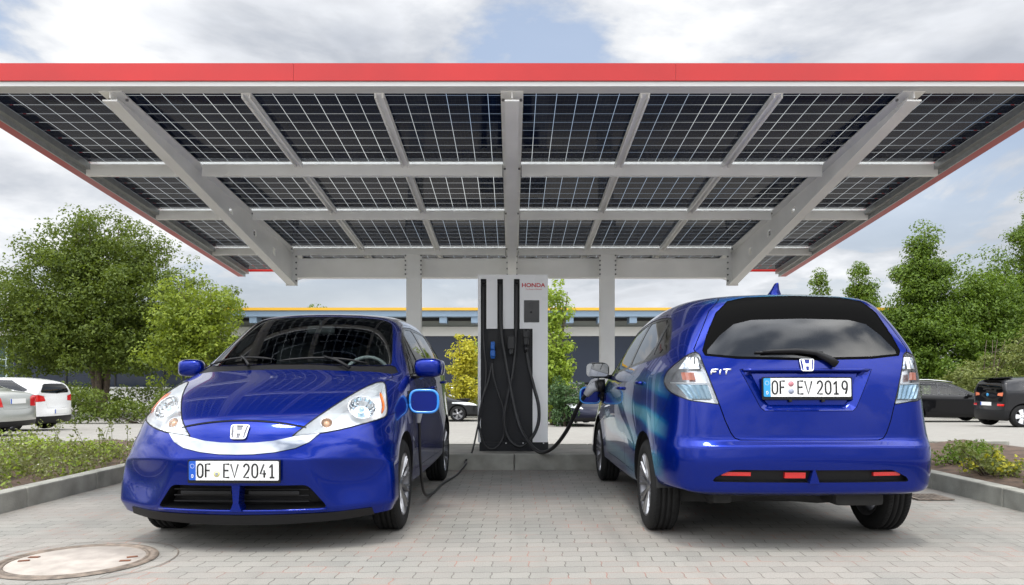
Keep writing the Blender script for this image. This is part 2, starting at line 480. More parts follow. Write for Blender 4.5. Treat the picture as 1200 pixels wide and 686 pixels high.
# ---------------------------------------------------------------- the blue hatchback
def hatch_tables():
    T = {}
    Jy = [.16, .42, .70, .95, 1.10, 1.42, 1.70, 1.85, 2.40, 2.95, 3.40, 3.74, 3.88]
    Jz = [.815, .935, 1.018, 1.082, 1.165, 1.37, 1.52, 1.562, 1.605, 1.610, 1.588, 1.555, 1.528]
    T['J'] = [(0, y, z) for y, z in zip(Jy, Jz)]
    Ix = [.24, .25, .26, .28, .29, .28, .27, .26, .26, .26, .26, .25, .24]
    Iy = [.175, .435, .715, .965, 1.115, 1.435, 1.715, 1.86, 2.4, 2.95, 3.4, 3.735, 3.875]
    T['I'] = [(x, y, z - .006) for x, y, z in zip(Ix, Iy, Jz)]
    Hx = [.45, .49, .52, .56, .56, .535, .505, .495, .49, .49, .49, .48, .46]
    Hy = [.225, .475, .755, 1.02, 1.17, 1.49, 1.77, 1.90, 2.4, 2.95, 3.4, 3.72, 3.85]
    Hz = [.80, .925, 1.005, 1.063, 1.14, 1.345, 1.497, 1.54, 1.583, 1.587, 1.566, 1.530, 1.500]
    T['H'] = list(zip(Hx, Hy, Hz))
    Gx = [.585, .65, .70, .737, .726, .68, .635, .612, .60, .60, .592, .568, .54]
    Gy = [.29, .53, .82, 1.13, 1.28, 1.58, 1.85, 1.965, 2.4, 2.95, 3.4, 3.70, 3.83]
    Gz = [.79, .912, .995, 1.053, 1.112, 1.295, 1.445, 1.49, 1.53, 1.535, 1.513, 1.475, 1.435]
    T['G'] = list(zip(Gx, Gy, Gz))
    Wx = [.675, .735, .77, .79, .782, .757, .737, .727, .722, .72, .712, .685, .645]
    Wy = [.34, .57, .85, 1.15, 1.30, 1.58, 1.85, 1.97, 2.4, 2.95, 3.4, 3.72, 3.88]
    Wz = [.772, .885, .972, 1.028, 1.062, 1.17, 1.25, 1.275, 1.31, 1.325, 1.325, 1.315, 1.29]
    T['W'] = list(zip(Wx, Wy, Wz))
    Fx = [.742, .79, .813, .82, .82, .82, .82, .82, .82, .818, .80, .755, .695]
    Fy = [.395, .60, .88, 1.16, 1.31, 1.58, 1.85, 1.97, 2.4, 2.95, 3.4, 3.74, 3.925]
    Fz = [.745, .84, .922, .985, 1.008, 1.035, 1.052, 1.062, 1.087, 1.115, 1.14, 1.16, 1.165]
    T['F'] = list(zip(Fx, Fy, Fz))
    sy = [None, .61, .88, 1.16, 1.31, 1.58, 1.85, 1.97, 2.4, 2.95, 3.4, 3.75]
    def row(r, corner, xs, zs, rear):
        T[r] = [corner] + [(x, y, z) for x, y, z in zip(xs, sy[1:], zs)] + [rear]
    row('E2', (.775, .40, .71), [.815, .835, .835, .838, .84, .84, .84, .84, .84, .825, .775], [.785, .86, .89, .915, .94, .955, .965, .99, 1.02, 1.045, 1.07], (.715, 3.935, 1.07))
    row('E', (.795, .395, .66), [.835, .848, .843, .842, .846, .846, .846, .846, .848, .834, .785], [.70, .76, .80, .82, .845, .86, .87, .89, .92, .945, .965], (.73, 3.945, .965))
    row('D', (.83, .375, .60), [.845, .855, .848, .845, .848, .848, .848, .848, .853, .845, .80], [.625, .67, .69, .70, .715, .725, .73, .745, .77, .79, .80], (.745, 3.955, .80))
    row('D2', (.845, .36, .53), [.852, .862, .848, .842, .842, .842, .842, .843, .855, .855, .82], [.54, .57, .57, .58, .59, .60, .60, .61, .635, .655, .66], (.765, 3.96, .665))
    row('D3', (.848, .345, .46), [.858, .864, .846, .836, .836, .836, .836, .84, .858, .862, .835], [.455, .47, .46, .46, .46, .46, .46, .47, .50, .55, .60], (.785, 3.965, .615))
    row('C', (.858, .33, .385), [.862, .862, .842, .83, .83, .83, .83, .836, .856, .862, .842], [.37, .37, .36, .36, .36, .36, .36, .37, .40, .46, .52], (.79, 3.965, .53))
    row('B', (.862, .325, .265), [.862, .85, .83, .82, .82, .82, .82, .826, .846, .856, .835], [.27, .27, .26, .255, .25, .25, .25, .255, .28, .35, .36], (.775, 3.955, .36))
    row('A', (.835, .345, .205), [.84, .75, .74, .74, .74, .74, .74, .74, .75, .76, .76], [.22, .22, .21, .21, .21, .21, .21, .21, .23, .30, .34], (.74, 3.93, .36))
    def cap(rows, corner_pow):
        C_ = {}
        for r, (yJ, zJ, yW, zW, xW) in rows.items():
            C_[r] = {}
            for c, fx in (('W', 1.0), ('G', .84), ('H', .63), ('I', .33), ('J', 0)):
                t = fx
                C_[r][c] = (xW * fx, yJ + (yW - yJ) * t ** corner_pow, zJ + (zW - zJ) * t ** 2)
        return C_
    FC = cap({'A': (.055, .165, .235, .185, .66), 'B': (.03, .252, .215, .256, .69), 'C': (.005, .38, .225, .385, .68), 'D3': (.0, .47, .22, .465, .69),
              'D2': (.005, .56, .215, .53, .70), 'D': (.03, .635, .235, .61, .70), 'E': (.055, .70, .26, .665, .69), 'E2': (.095, .76, .295, .72, .68)}, 2.6)
    for r, xh, rg, rw in (('A', .53, .0, .0), ('B', .515, .004, .0), ('C', .45, .030, .012), ('D3', .405, .038, .018), ('D2', .37, .004, .0)):
        yJ, zJ = FC[r]['J'][1], FC[r]['J'][2]; yW, zW, xW = FC[r]['W'][1], FC[r]['W'][2], FC[r]['W'][0]
        for c, x, dy in (('W', xW, rw), ('G', (xh + xW) / 2 + .01, rg), ('H', xh, 0), ('I', xh * .5, 0)):
            t = x / xW; FC[r][c] = (x, yJ + (yW - yJ) * t ** 2.6 + dy, zJ + (zW - zJ) * t ** 2)
    RC = cap({'A': (4.0, .325, 3.95, .325, .63), 'B': (4.09, .35, 4.03, .35, .665), 'C': (4.115, .53, 4.045, .525, .68), 'D3': (4.105, .635, 4.035, .615, .67),
              'D2': (4.05, .655, 4.01, .66, .655), 'D': (4.035, .80, 3.995, .80, .64), 'E': (4.015, .99, 3.97, .97, .63), 'E2': (3.985, 1.16, 3.94, 1.11, .615)}, 2.4)
    cre = [('col', ('f', 'H', ['B', 'C', 'D3', 'D2']), .7), ('cap', ('f', 'D2'), .6), ('st', (0, ['A', 'B', 'C', 'D3', 'D2']), .45), ('row', ('B', 0, 1), .6), ('row', ('W', 1, 4), .35), ('row', ('E2', 2, 11), .45), ('cap', ('r', 'D3'), .75), ('cap', ('r', 'D2'), .5), ('cap', ('r', 'C'), .35), ('cap', ('f', 'B'), .6), ('cap', ('r', 'B'), .4), ('row', ('B', 1, 11), .4)]
    return T, FC, RC, cre

WHEELS = ((.83, .303), (3.33, .303)); WR = .303
RECESS_OUT = [(-.05, 1.075), (.392, 1.075), (.285, .855), (.262, .832), (-.05, .832)]
RECESS_IN = [(-.05, 1.066), (.325, 1.066), (.243, .885), (.225, .868), (-.05, .868)]
def seg_dist(p, poly):
    best = 9
    for a, b in zip(poly, poly[1:]):
        a, b = Vector(a), Vector(b); q = Vector(p); d = b - a
        t = max(0, min(1, (q - a).dot(d) / d.length_squared)); best = min(best, (a + d * t - q).length)
    return best
def recess_depth(co):
    p = (abs(co.x), co.z); o = seg_dist(p, RECESS_OUT); i = seg_dist(p, RECESS_IN)
    return -.034 * o / (o + i + 1e-6)
def hatch_panels():
    T, FC, RC, cre = hatch_tables()
    s = Shell(cage_mesh(T, FC, RC, cre, 3))
    ALL = lambda c: True
    front = lambda c: c.y < 1.0
    side = lambda c: c.x > .45
    rear = lambda c: c.y > 3.55
    top = lambda c: c.z > .7
    def f2t(x, z):
        p = s.ray((x, -2, z), (0, 1, 0)); return (x, p.y)
    # wheel arches
    for wy, wz in WHEELS:
        a = [(wy + .352 * math.cos(t), wz + .01 + .352 * math.sin(t)) for t in np.linspace(0, 2 * PI, 40, endpoint=False)]
        s.panel('hole', a, (1, 2), lambda c: c.x > .55)
    # lower front: headlamp, bonnet, bright bar, air intake
    lamp = rounded([(.300, .680), (.385, .762), (.49, .862), (.57, .938), (.635, .99), (.68, 1.005), (.715, .98), (.748, .91), (.775, .82), (.775, .775), (.71, .752), (.52, .702)],
                   [.012, .05, .05, .05, .04, .03, .04, .06, .02, .02, .1, .1], 3)
    s.front_lamp = lamp; s.panel('headlamp', lamp, (0, 2), lambda c: c.y < .95)
    hood_f = [f2t(x, .775 - .045 * (x / .39) ** 2) for x in (0, .06, .12, .18, .24, .30, .345, .375)]
    hood_s = [f2t(.44, .80), f2t(.52, .88), (.60, .60), (.66, .74), (.70, .90), (.725, 1.03), (.70, 1.10)]
    hood_r = [(.64, 1.075), (.50, 1.015), (.34, .975), (.17, .955), (0, .95)]
    hood = hood_f + hood_s + hood_r
    s.panel('bonnet', [(-.05, hood[0][1])] + hood + [(-.05, .95)], (0, 1), lambda c: c.y < 1.25 and c.z > .68, over=['body'])
    # windscreen, with the black cowl strip before it
    cowl = [(-.05, .95)] + hood_r[::-1] + [(.70, 1.10), (.735, 1.185), (.70, 1.25), (.672, 1.24), (.60, 1.165), (.48, 1.10), (.30, 1.05), (-.05, 1.035)]
    s.panel('cowl', cowl, (0, 1), lambda c: c.y < 1.4 and c.z > .9, over=['body'])
    ws = [(-.05, 1.04), (0, 1.04), (.30, 1.055), (.48, 1.105), (.60, 1.17), (.665, 1.245), (.668, 1.28), (.64, 1.46), (.605, 1.66), (.575, 1.80), (.555, 1.835), (.52, 1.835), (.40, 1.79), (.25, 1.755), (0, 1.735), (-.05, 1.735)]
    s.panel('windscreen', ws, (0, 1), lambda c: 1.0 < c.y < 1.9 and c.z > .95, over=['body', 'cowl'])
    bump = [(-.2, .1), (.53, .1), (.53, .57), (.60, .70), (.66, .80), (.55, .785), (.44, .775), (.13, .79), (-.2, .79)]
    s.panel('front_bumper', bump, (1, 2), lambda c: c.y < .9, over=['body'])
    up = [(0, .645), (.10, .647), (.20, .656), (.30, .676), (.355, .694)]
    lo = [(.47, .712), (.40, .645), (.33, .613), (.22, .591), (.10, .580), (0, .578)]
    s.panel('bright_bar', [(-.05, .645)] + up + [(.40, .703), (.47, .715)] + lo + [(-.05, .578)], (0, 2), front, over=['front_bumper'])
    s.panel('intake', [(-.05, .40)] + rounded([(0, .40), (.40, .398), (.505, .262), (0, .252)], [0, .03, .03, 0], 3) + [(-.05, .252)], (0, 2), front, over=['front_bumper'])
    s.panel('front_lip', [(-.05, .225), (.56, .230), (.735, .238), (.765, .1), (-.05, .1)], (0, 2), lambda c: c.y < .50, over=['front_bumper'])
    # side glass
    dlo = rounded([(1.30, 1.02), (1.62, 1.065), (2.45, 1.105), (3.25, 1.145), (3.60, 1.175), (3.66, 1.20), (3.50, 1.33), (3.25, 1.445), (2.9, 1.47), (2.45, 1.478), (2.10, 1.462), (1.93, 1.435), (1.72, 1.345), (1.50, 1.20)],
                  [.01, .02, .02, .02, .02, .03, .1, .1, .1, .1, .08, .08, .1, .1], 3)
    s.panel('window_trim', dlo, (1, 2), lambda c: c.x > .55, over=['body'])
    wins = {'quarter_glass': [(1.385, 1.055), (1.60, 1.083), (1.615, 1.235), (1.52, 1.185)],
            'front_window': [(1.655, 1.09), (2.43, 1.125), (2.405, 1.455), (2.11, 1.44), (1.94, 1.41), (1.74, 1.325), (1.665, 1.27)],
            'rear_window': [(2.51, 1.13), (3.20, 1.165), (3.235, 1.20), (3.19, 1.44), (2.9, 1.448), (2.505, 1.457)],
            'rear_quarter_glass': [(3.29, 1.185), (3.575, 1.20), (3.49, 1.30), (3.275, 1.40)]}
    for k, p in wins.items():
        s.panel(k, rounded(p, .02, 3), (1, 2), lambda c: c.x > .55, over=['window_trim'])
    fd = rounded([(1.38, .34), (1.33, .60), (1.335, 1.0), (1.62, 1.05), (1.635, 1.09), (1.645, 1.30), (1.74, 1.37), (1.95, 1.455), (2.12, 1.485), (2.42, 1.497), (2.455, 1.06), (2.45, .34)], [.04, .05, .05, .02, .02, .04, .05, .05, .05, .02, .02, .04], 3)
    rd = rounded([(2.47, .34), (2.475, 1.06), (2.45, 1.497), (2.9, 1.487), (3.21, 1.462), (3.262, 1.2), (3.245, .85), (3.06, .66), (2.96, .50), (2.92, .34)], [.04, .02, .02, .05, .04, .1, .08, .1, .06, .04], 3)
    s.panel('front_door', fd, (1, 2), lambda c: c.x > .5, over=['body'])
    s.panel('rear_door', rd, (1, 2), lambda c: c.x > .5, over=['body'])
    s.panel('front_frame', fd, (1, 2), lambda c: c.x > .5, over=['window_trim'])
    s.panel('rear_frame', rd, (1, 2), lambda c: c.x > .5, over=['window_trim'])
    # tail
    lampr = rounded([(.618, 1.165), (.64, 1.185), (.69, 1.165), (.735, 1.12), (.772, 1.07), (.788, 1.01), (.780, .955), (.755, .92), (.69, .89), (.523, .868), (.56, .98), (.597, 1.09)],
                    [.01, .02, .04, .04, .04, .04, .03, .03, .03, .012, .03, .03], 3)
    s.rear_lamp = lampr; s.panel('tail_lamp', lampr, (0, 2), rear)
    tg = [(-.05, 1.565), (0, 1.565), (.30, 1.555), (.445, 1.525), (.53, 1.44), (.605, 1.29), (.65, 1.20), (.635, 1.165), (.618, 1.165), (.597, 1.09), (.56, .98), (.523, .868), (.492, .77), (.462, .70), (.44, .668), (.41, .658), (-.05, .658)]
    s.panel('tailgate', tg, (0, 2), lambda c: c.y > 3.70, over=['body'])
    tgl = [(-.05, 1.535), (0, 1.535), (.30, 1.525), (.415, 1.50), (.495, 1.425), (.562, 1.29), (.598, 1.19), (.585, 1.162), (.40, 1.142), (0, 1.132), (-.05, 1.132)]
    s.panel('back_glass_border', tgl, (0, 2), lambda c: c.y > 3.70, over=['tailgate'])
    tgi = [(-.05, 1.385), (0, 1.385), (.30, 1.378), (.405, 1.352), (.49, 1.285), (.57, 1.195), (.574, 1.172), (.40, 1.155), (0, 1.145), (-.05, 1.145)]
    s.panel('back_glass', tgi, (0, 2), lambda c: c.y > 3.70, over=['back_glass_border'])
    s.panel('plate_recess', RECESS_OUT, (0, 2), rear, over=['tailgate'])
    s.panel('recess_floor', RECESS_IN, (0, 2), rear, over=['plate_recess'])
    rb = [(3.62, .2), (3.62, .70), (3.68, .78), (3.76, .86), (3.80, .93), (4.3, .93), (4.3, .2)]
    s.panel('rear_bumper', rb, (1, 2), lambda c: True, over=['body'])
    s.panel('rear_slot', [(-.05, .487)] + rounded([(0, .487), (.47, .487), (.565, .44), (.575, .418), (0, .418)], [0, .03, .02, .015, 0], 3) + [(-.05, .418)], (0, 2), rear, over=['rear_bumper'])
    bmesh.ops.remove_doubles(s.bm, verts=s.bm.verts, dist=4e-4)
    s.bm.normal_update(); s.cache = {}
    return s
# ---------------------------------------------------------------- plates, badges, wheels
def arc(cx, cy, rx, ry, a0, a1, n=8):
    return [(cx + rx * math.cos(R(a0 + (a1 - a0) * i / n)), cy + ry * math.sin(R(a0 + (a1 - a0) * i / n))) for i in range(n + 1)]
GLYPH = {
    'O': [arc(.5, .72, .42, .28, 180, 0, 10) + arc(.5, .28, .42, .28, 0, -180, 10) + [(.08, .72)]],
    '0': [arc(.5, .70, .42, .30, 180, 0, 10) + arc(.5, .30, .42, .30, 0, -180, 10) + [(.08, .70)]],
    'F': [[(.1, 0), (.1, 1), (.9, 1)], [(.1, .52), (.78, .52)]],
    'E': [[(.92, 0), (.1, 0), (.1, 1), (.92, 1)], [(.1, .52), (.8, .52)]],
    'V': [[(.05, 1), (.5, 0), (.95, 1)]],
    '2': [arc(.5, .72, .40, .28, 170, -20, 10) + [(.72, .45), (.08, 0), (.92, 0)]],
    '4': [[(.68, 0), (.68, .55)], [(.62, 1), (.06, .28), (.96, .28)]],
    '1': [[(.12, .74), (.52, 1), (.52, 0)], [(.14, 0), (.9, 0)]],
    '9': [arc(.5, .68, .40, .32, 0, 360, 16), [(.90, .68), (.86, .35), (.62, .0)]],
    'D': [[(.1, 0), (.1, 1), (.5, 1)] + arc(.5, .5, .4, .5, 90, -90, 8)[1:] + [(.1, 0)]],
}
def glyphs(mb, text_at, h, w, stroke, y, sx=1, mat=0):
    """text_at: (char, x left, z base); raised strokes facing -y (sx=-1 mirrors for a plate that faces +y)"""
    for ch, x0, z0, ww in text_at:
        for st in GLYPH[ch]:
            pts = [(sx * (x0 + p[0] * ww), y, z0 + p[1] * h) for p in st]
            mb.tube(pts, stroke / 2, 6, mat, flat=((0, 1, 0), .25))
def number_plate(parent, off, c, tilt, digits, rear=False):
    """German plate on a black holder; built facing -y, turned for the rear"""
    o = MB(); o.prism(rounded([(-.268, -.072), (.268, -.072), (.268, .062), (-.268, .062)], .008, 3), .0, .012)
    pl = o.build('number_plate', M['black_plastic'], parent)
    p = MB(); p.prism(rounded([(-.219, -.055), (.26, -.055), (.26, .055), (-.219, .055)], [0, .008, .008, 0], 3), -.004, 0)
    p.build('plate_face', M['plate_white'], pl)
    b = MB(); b.prism(rounded([(-.26, -.055), (-.2195, -.055), (-.2195, .055), (-.26, .055)], [.008, 0, 0, .008], 3), -.004, 0)
    b.build('country_band', M['plate_blue_pale' if rear else 'plate_blue'], pl)
    w = MB(); glyphs(w, [('D', -.245, -.04, .012)], .017, .012, .004, -.0045)
    for k in range(12):
        a = 2 * PI * k / 12
        w.ball((-.24 + .0115 * math.cos(a), -.0042, .026 + .0115 * math.sin(a)), (.0018, .0008, .0018), 0, 6, 4)
    w.build('country_code', [M['plate_white' if not rear else 'plate_white']], pl)
    g = MB(); h = .076; z = -.038
    glyphs(g, [('O', -.212, z, .036), ('F', -.165, z, .034), ('E', -.060, z, .038), ('V', -.018, z, .046)], h, .04, .0115, -.0045)
    xs = [.055, .104, .152, .203]
    glyphs(g, [(d, x, z, .037) for d, x in zip(digits, xs)], h, .04, .0115, -.0045)
    g.build('lettering', M['ink'], pl)
    if rear:
        for zz, m in ((.022, 'seal_red'), (-.022, 'seal_grey')):
            q = MB(); q.lathe([(0, -.0055), (.0165, -.0055), (.0165, -.004)], 20, 'y', (-.098, 0, zz)); q.build('seal', M[m], pl)
    else:
        q = MB(); q.lathe([(0, -.0055), (.018, -.0055), (.018, -.004)], 20, 'y', (-.098, 0, -.018)); sl = q.build('seal', M['seal_yellow'], pl)
        q = MB(); q.prism([(-.106, -.010), (-.090, -.010), (-.090, -.020), (-.098, -.029), (-.106, -.020)], -.0075, -.0055); q.build('seal_crest', M['seal_grey'], pl)
    if rear:
        for xx in (-.10, .095):
            k = MB(); k.box((xx, .004, -.079), (.018, .012, .014), 0, bev=.002); k.build('plate_clip', M['black_plastic'], pl)
    rot = (tilt, 0, PI if rear else 0)
    pl.rotation_euler = rot; pl.location = Vector(c) + Vector(off)
    return pl
def badge(parent, off, c, tilt, size, rear=False):
    """chrome letter H in a rounded frame"""
    s = size; o = MB()
    fr = rounded([(-.40 * s, -.42 * s), (.40 * s, -.42 * s), (.5 * s, .42 * s), (-.5 * s, .42 * s)], .14 * s, 5)
    fr = fr + [fr[0]]
    o.tube([(x, -.004, z) for x, z in fr], .05 * s, 8)
    for sg in (-1, 1):
        o.prism([(sg * .36 * s, .36 * s), (sg * .19 * s, .36 * s), (sg * .13 * s, .02 * s), (sg * .10 * s, -.37 * s), (sg * .26 * s, -.37 * s), (sg * .28 * s, 0)], -.008, .0)
    o.prism([(-.14 * s, .07 * s), (.14 * s, .07 * s), (.12 * s, -.09 * s), (-.12 * s, -.09 * s)], -.0075, -.001)
    b = o.build('badge', M['chrome'], parent)
    k = MB(); k.prism(rounded([(-.38 * s, -.40 * s), (.38 * s, -.40 * s), (.47 * s, .40 * s), (-.47 * s, .40 * s)], .12 * s, 5), -.0015, .006)
    k.build('badge_ground', M['alloy_dark' if not rear else 'blue'], b)
    b.rotation_euler = (tilt, 0, PI if rear else 0); b.location = Vector(c) + Vector(off)
    return b
WM = {}
def wheel_meshes():
    if WM: return WM
    w = .0925; r = WR
    t = MB()
    prof = [(.205, -w + .012), (.215, -w + .004), (.25, -w - .004), (.278, -w + .002), (r - .008, -w + .014), (r, -w + .028)]
    for gx in (-.034, 0, .034):
        prof += [(r, gx - .005), (r - .008, gx - .004), (r - .008, gx + .004), (r, gx + .005)]
    prof += [(r, w - .028), (r - .008, w - .014), (.278, w - .002), (.25, w + .004), (.215, w - .004), (.205, w - .012)]
    t.lathe(prof, 72, 'x')
    for k in range(72):   # sipes across both shoulders
        a = 2 * PI * k / 72
        for sx in (-1, 1):
            m = Matrix.Rotation(a, 4, 'X')
            bx = MB(); bx.box((sx * .058, 0, r - .001), (.024, .016, .006))
            t.add([m @ Vector(v) for v in bx.v], bx.f, 0)
    WM['tyre'] = t
    q = MB()
    q.lathe([(.212, w - .006), (.206, w - .004), (.196, w - .014), (.190, w - .05), (.178, -.02), (.185, -w + .01), (.212, -w + .004)], 48, 'x')
    WM['barrel'] = q
    s = MB(); n = 10
    for k in range(n):
        a = 2 * PI * k / n; m = Matrix.Rotation(a, 4, 'X')
        for da in (-.10, .10):
            pts = [(w - .040, 0, .045), (w - .030, .0, .10), (w - .020, da * .9 * .16, .155), (w - .014, da * .2, .200)]
            vs = []; hw = [.014, .011, .009, .010]
            for (x, y, z), h in zip(pts, hw): vs += [(x, y - h, z), (x + .012, y - h * .5, z), (x + .012, y + h * .5, z), (x, y + h, z), (x - .02, y, z)]
            fs = []
            for i in range(3):
                for j in range(5): fs.append([i * 5 + j, i * 5 + (j + 1) % 5, i * 5 + 5 + (j + 1) % 5, i * 5 + 5 + j])
            s.add([m @ Vector(v) for v in vs], fs, 0)
    s.lathe([(0, w - .022), (.028, w - .022), (.034, w - .028), (.062, w - .032), (.066, w - .05), (.05, w - .07)], 32, 'x')
    for k in range(4):
        a = 2 * PI * k / 4 + .4; s.lathe([(0, w - .026), (.008, w - .026), (.009, w - .034)], 10, 'x', (0, .048 * math.cos(a), .048 * math.sin(a)))
    WM['spokes'] = s
    d = MB(); d.lathe([(0, .02), (.135, .02), (.135, .005), (0, .005)], 40, 'x'); d.box((.012, .10, .05), (.06, .05, .12), bev=.01)
    WM['disc'] = d
    return WM
def wheel(parent, off, x, wy, wz, side_):
    W = wheel_meshes()
    def mk(nm, mb, mat, par):
        if 'me' not in mb.__dict__: mb.me = mb.build(nm, mat); o = mb.me; mb.me = o.data; bpy.data.objects.remove(o)
        return link(nm, mb.me, par)
    t = mk('wheel', W['tyre'], M['tyre'], parent)
    mk('rim', W['barrel'], M['alloy_dark'], t); mk('spokes', W['spokes'], M['alloy'], t); mk('brake_disc', W['disc'], M['brake'], t)
    t.location = Vector((side_ * x, wy, wz)) + Vector(off)
    if side_ < 0: t.rotation_euler = (0, 0, PI)
    t.rotation_euler.x = rng.uniform(0, 1)
    return t

# ---------------------------------------------------------------- the hatchback, put together
HS = {}
def hatch_meshes():
    if HS: return HS
    s = hatch_panels(); B = [M['blue'], M['lining']]
    def both(nm, tg, **k): HS[nm] = s.mesh(nm, tg, **k)
    def pair(nm, tg, **k): HS[nm] = s.mesh(nm, tg, side='pair', **k)
    both('body', 'body', t=.03, gap=.0018, rim_mat=1, mats=B)
    both('bonnet', 'bonnet', t=.02, gap=.0036, rim_mat=1, mats=B)
    both('front_bumper', 'front_bumper', t=.03, gap=.0016, rim_mat=1, mats=B)
    both('rear_bumper', 'rear_bumper', t=.03, gap=.002, rim_mat=1, mats=B)
    both('tailgate', 'tailgate', t=.035, gap=.004, rim_mat=1, mats=B)
    both('plate_recess', 'plate_recess', t=0, off=-.0, gap=-.0005, inner=False, offfn=recess_depth, flat=True, mats=B)
    both('recess_floor', 'recess_floor', t=0, off=-.034, gap=-.001, inner=False, mats=B)
    both('front_lip', 'front_lip', t=.02, off=.006, gap=.0, mats=[M['black_plastic'], M['lining']])
    both('bright_bar', 'bright_bar', t=.012, off=.007, gap=.001, mats=[M['bar_chrome'], M['lining']])
    both('cowl', 'cowl', t=.01, off=-.006, gap=-.001, mats=[M['black_plastic'], M['lining']])
    both('windscreen', 'windscreen', t=0, off=-.003, gap=-.002, inner=False, mats=[M['glass']])
    both('back_glass_border', 'back_glass_border', t=.01, off=-.004, gap=-.001, mats=[M['frit'], M['lining']])
    both('back_glass', 'back_glass', t=0, off=-.003, gap=0, inner=False, mats=[M['glass_rear']])
    for nm in ('front_door', 'rear_door'): pair(nm, nm, t=.03, gap=.0024, rim_mat=1, mats=B)
    for nm in ('front_frame', 'rear_frame', 'window_trim'): pair(nm, nm, t=.02, off=-.003, gap=.001, mats=[M['trim_dark'], M['lining']])
    pair('quarter_glass', 'quarter_glass', t=0, off=-.006, gap=-.001, inner=False, mats=[M['glass']])
    pair('front_window', 'front_window', t=0, off=-.006, gap=-.001, inner=False, mats=[M['glass_side']])
    pair('rear_window', 'rear_window', t=0, off=-.006, gap=-.001, inner=False, mats=[M['glass_dark']])
    pair('rear_quarter_glass', 'rear_quarter_glass', t=0, off=-.006, gap=-.001, inner=False, mats=[M['glass_dark']])
    pair('headlight', 'headlamp', t=0, off=.001, gap=.0055, inner=False, mats=[M['lens']])
    pair('lamp_housing', 'headlamp', t=.10, off=0, gap=.002, outer_faces=False, rim_mat=0, inner_mat=0, mats=[M['lamp_white']])
    pair('tail_lamp', 'tail_lamp', t=0, off=.002, gap=.0045, inner=False, mats=[M['lens']])
    pair('tail_lamp_housing', 'tail_lamp', t=.05, off=0, gap=.002, outer_faces=False, rim_mat=0, inner_mat=0, mats=[M['lamp_house']])
    both('intake_back', 'intake', t=.10, off=0, gap=-.001, outer_faces=False, rim_mat=0, inner_mat=1, mats=[M['black_plastic'], M['black_plastic']])
    both('slot_back', 'rear_slot', t=.035, off=0, gap=-.001, outer_faces=False, rim_mat=0, inner_mat=0, mats=[M['black_plastic']])
    HS['shell'] = s
    return HS
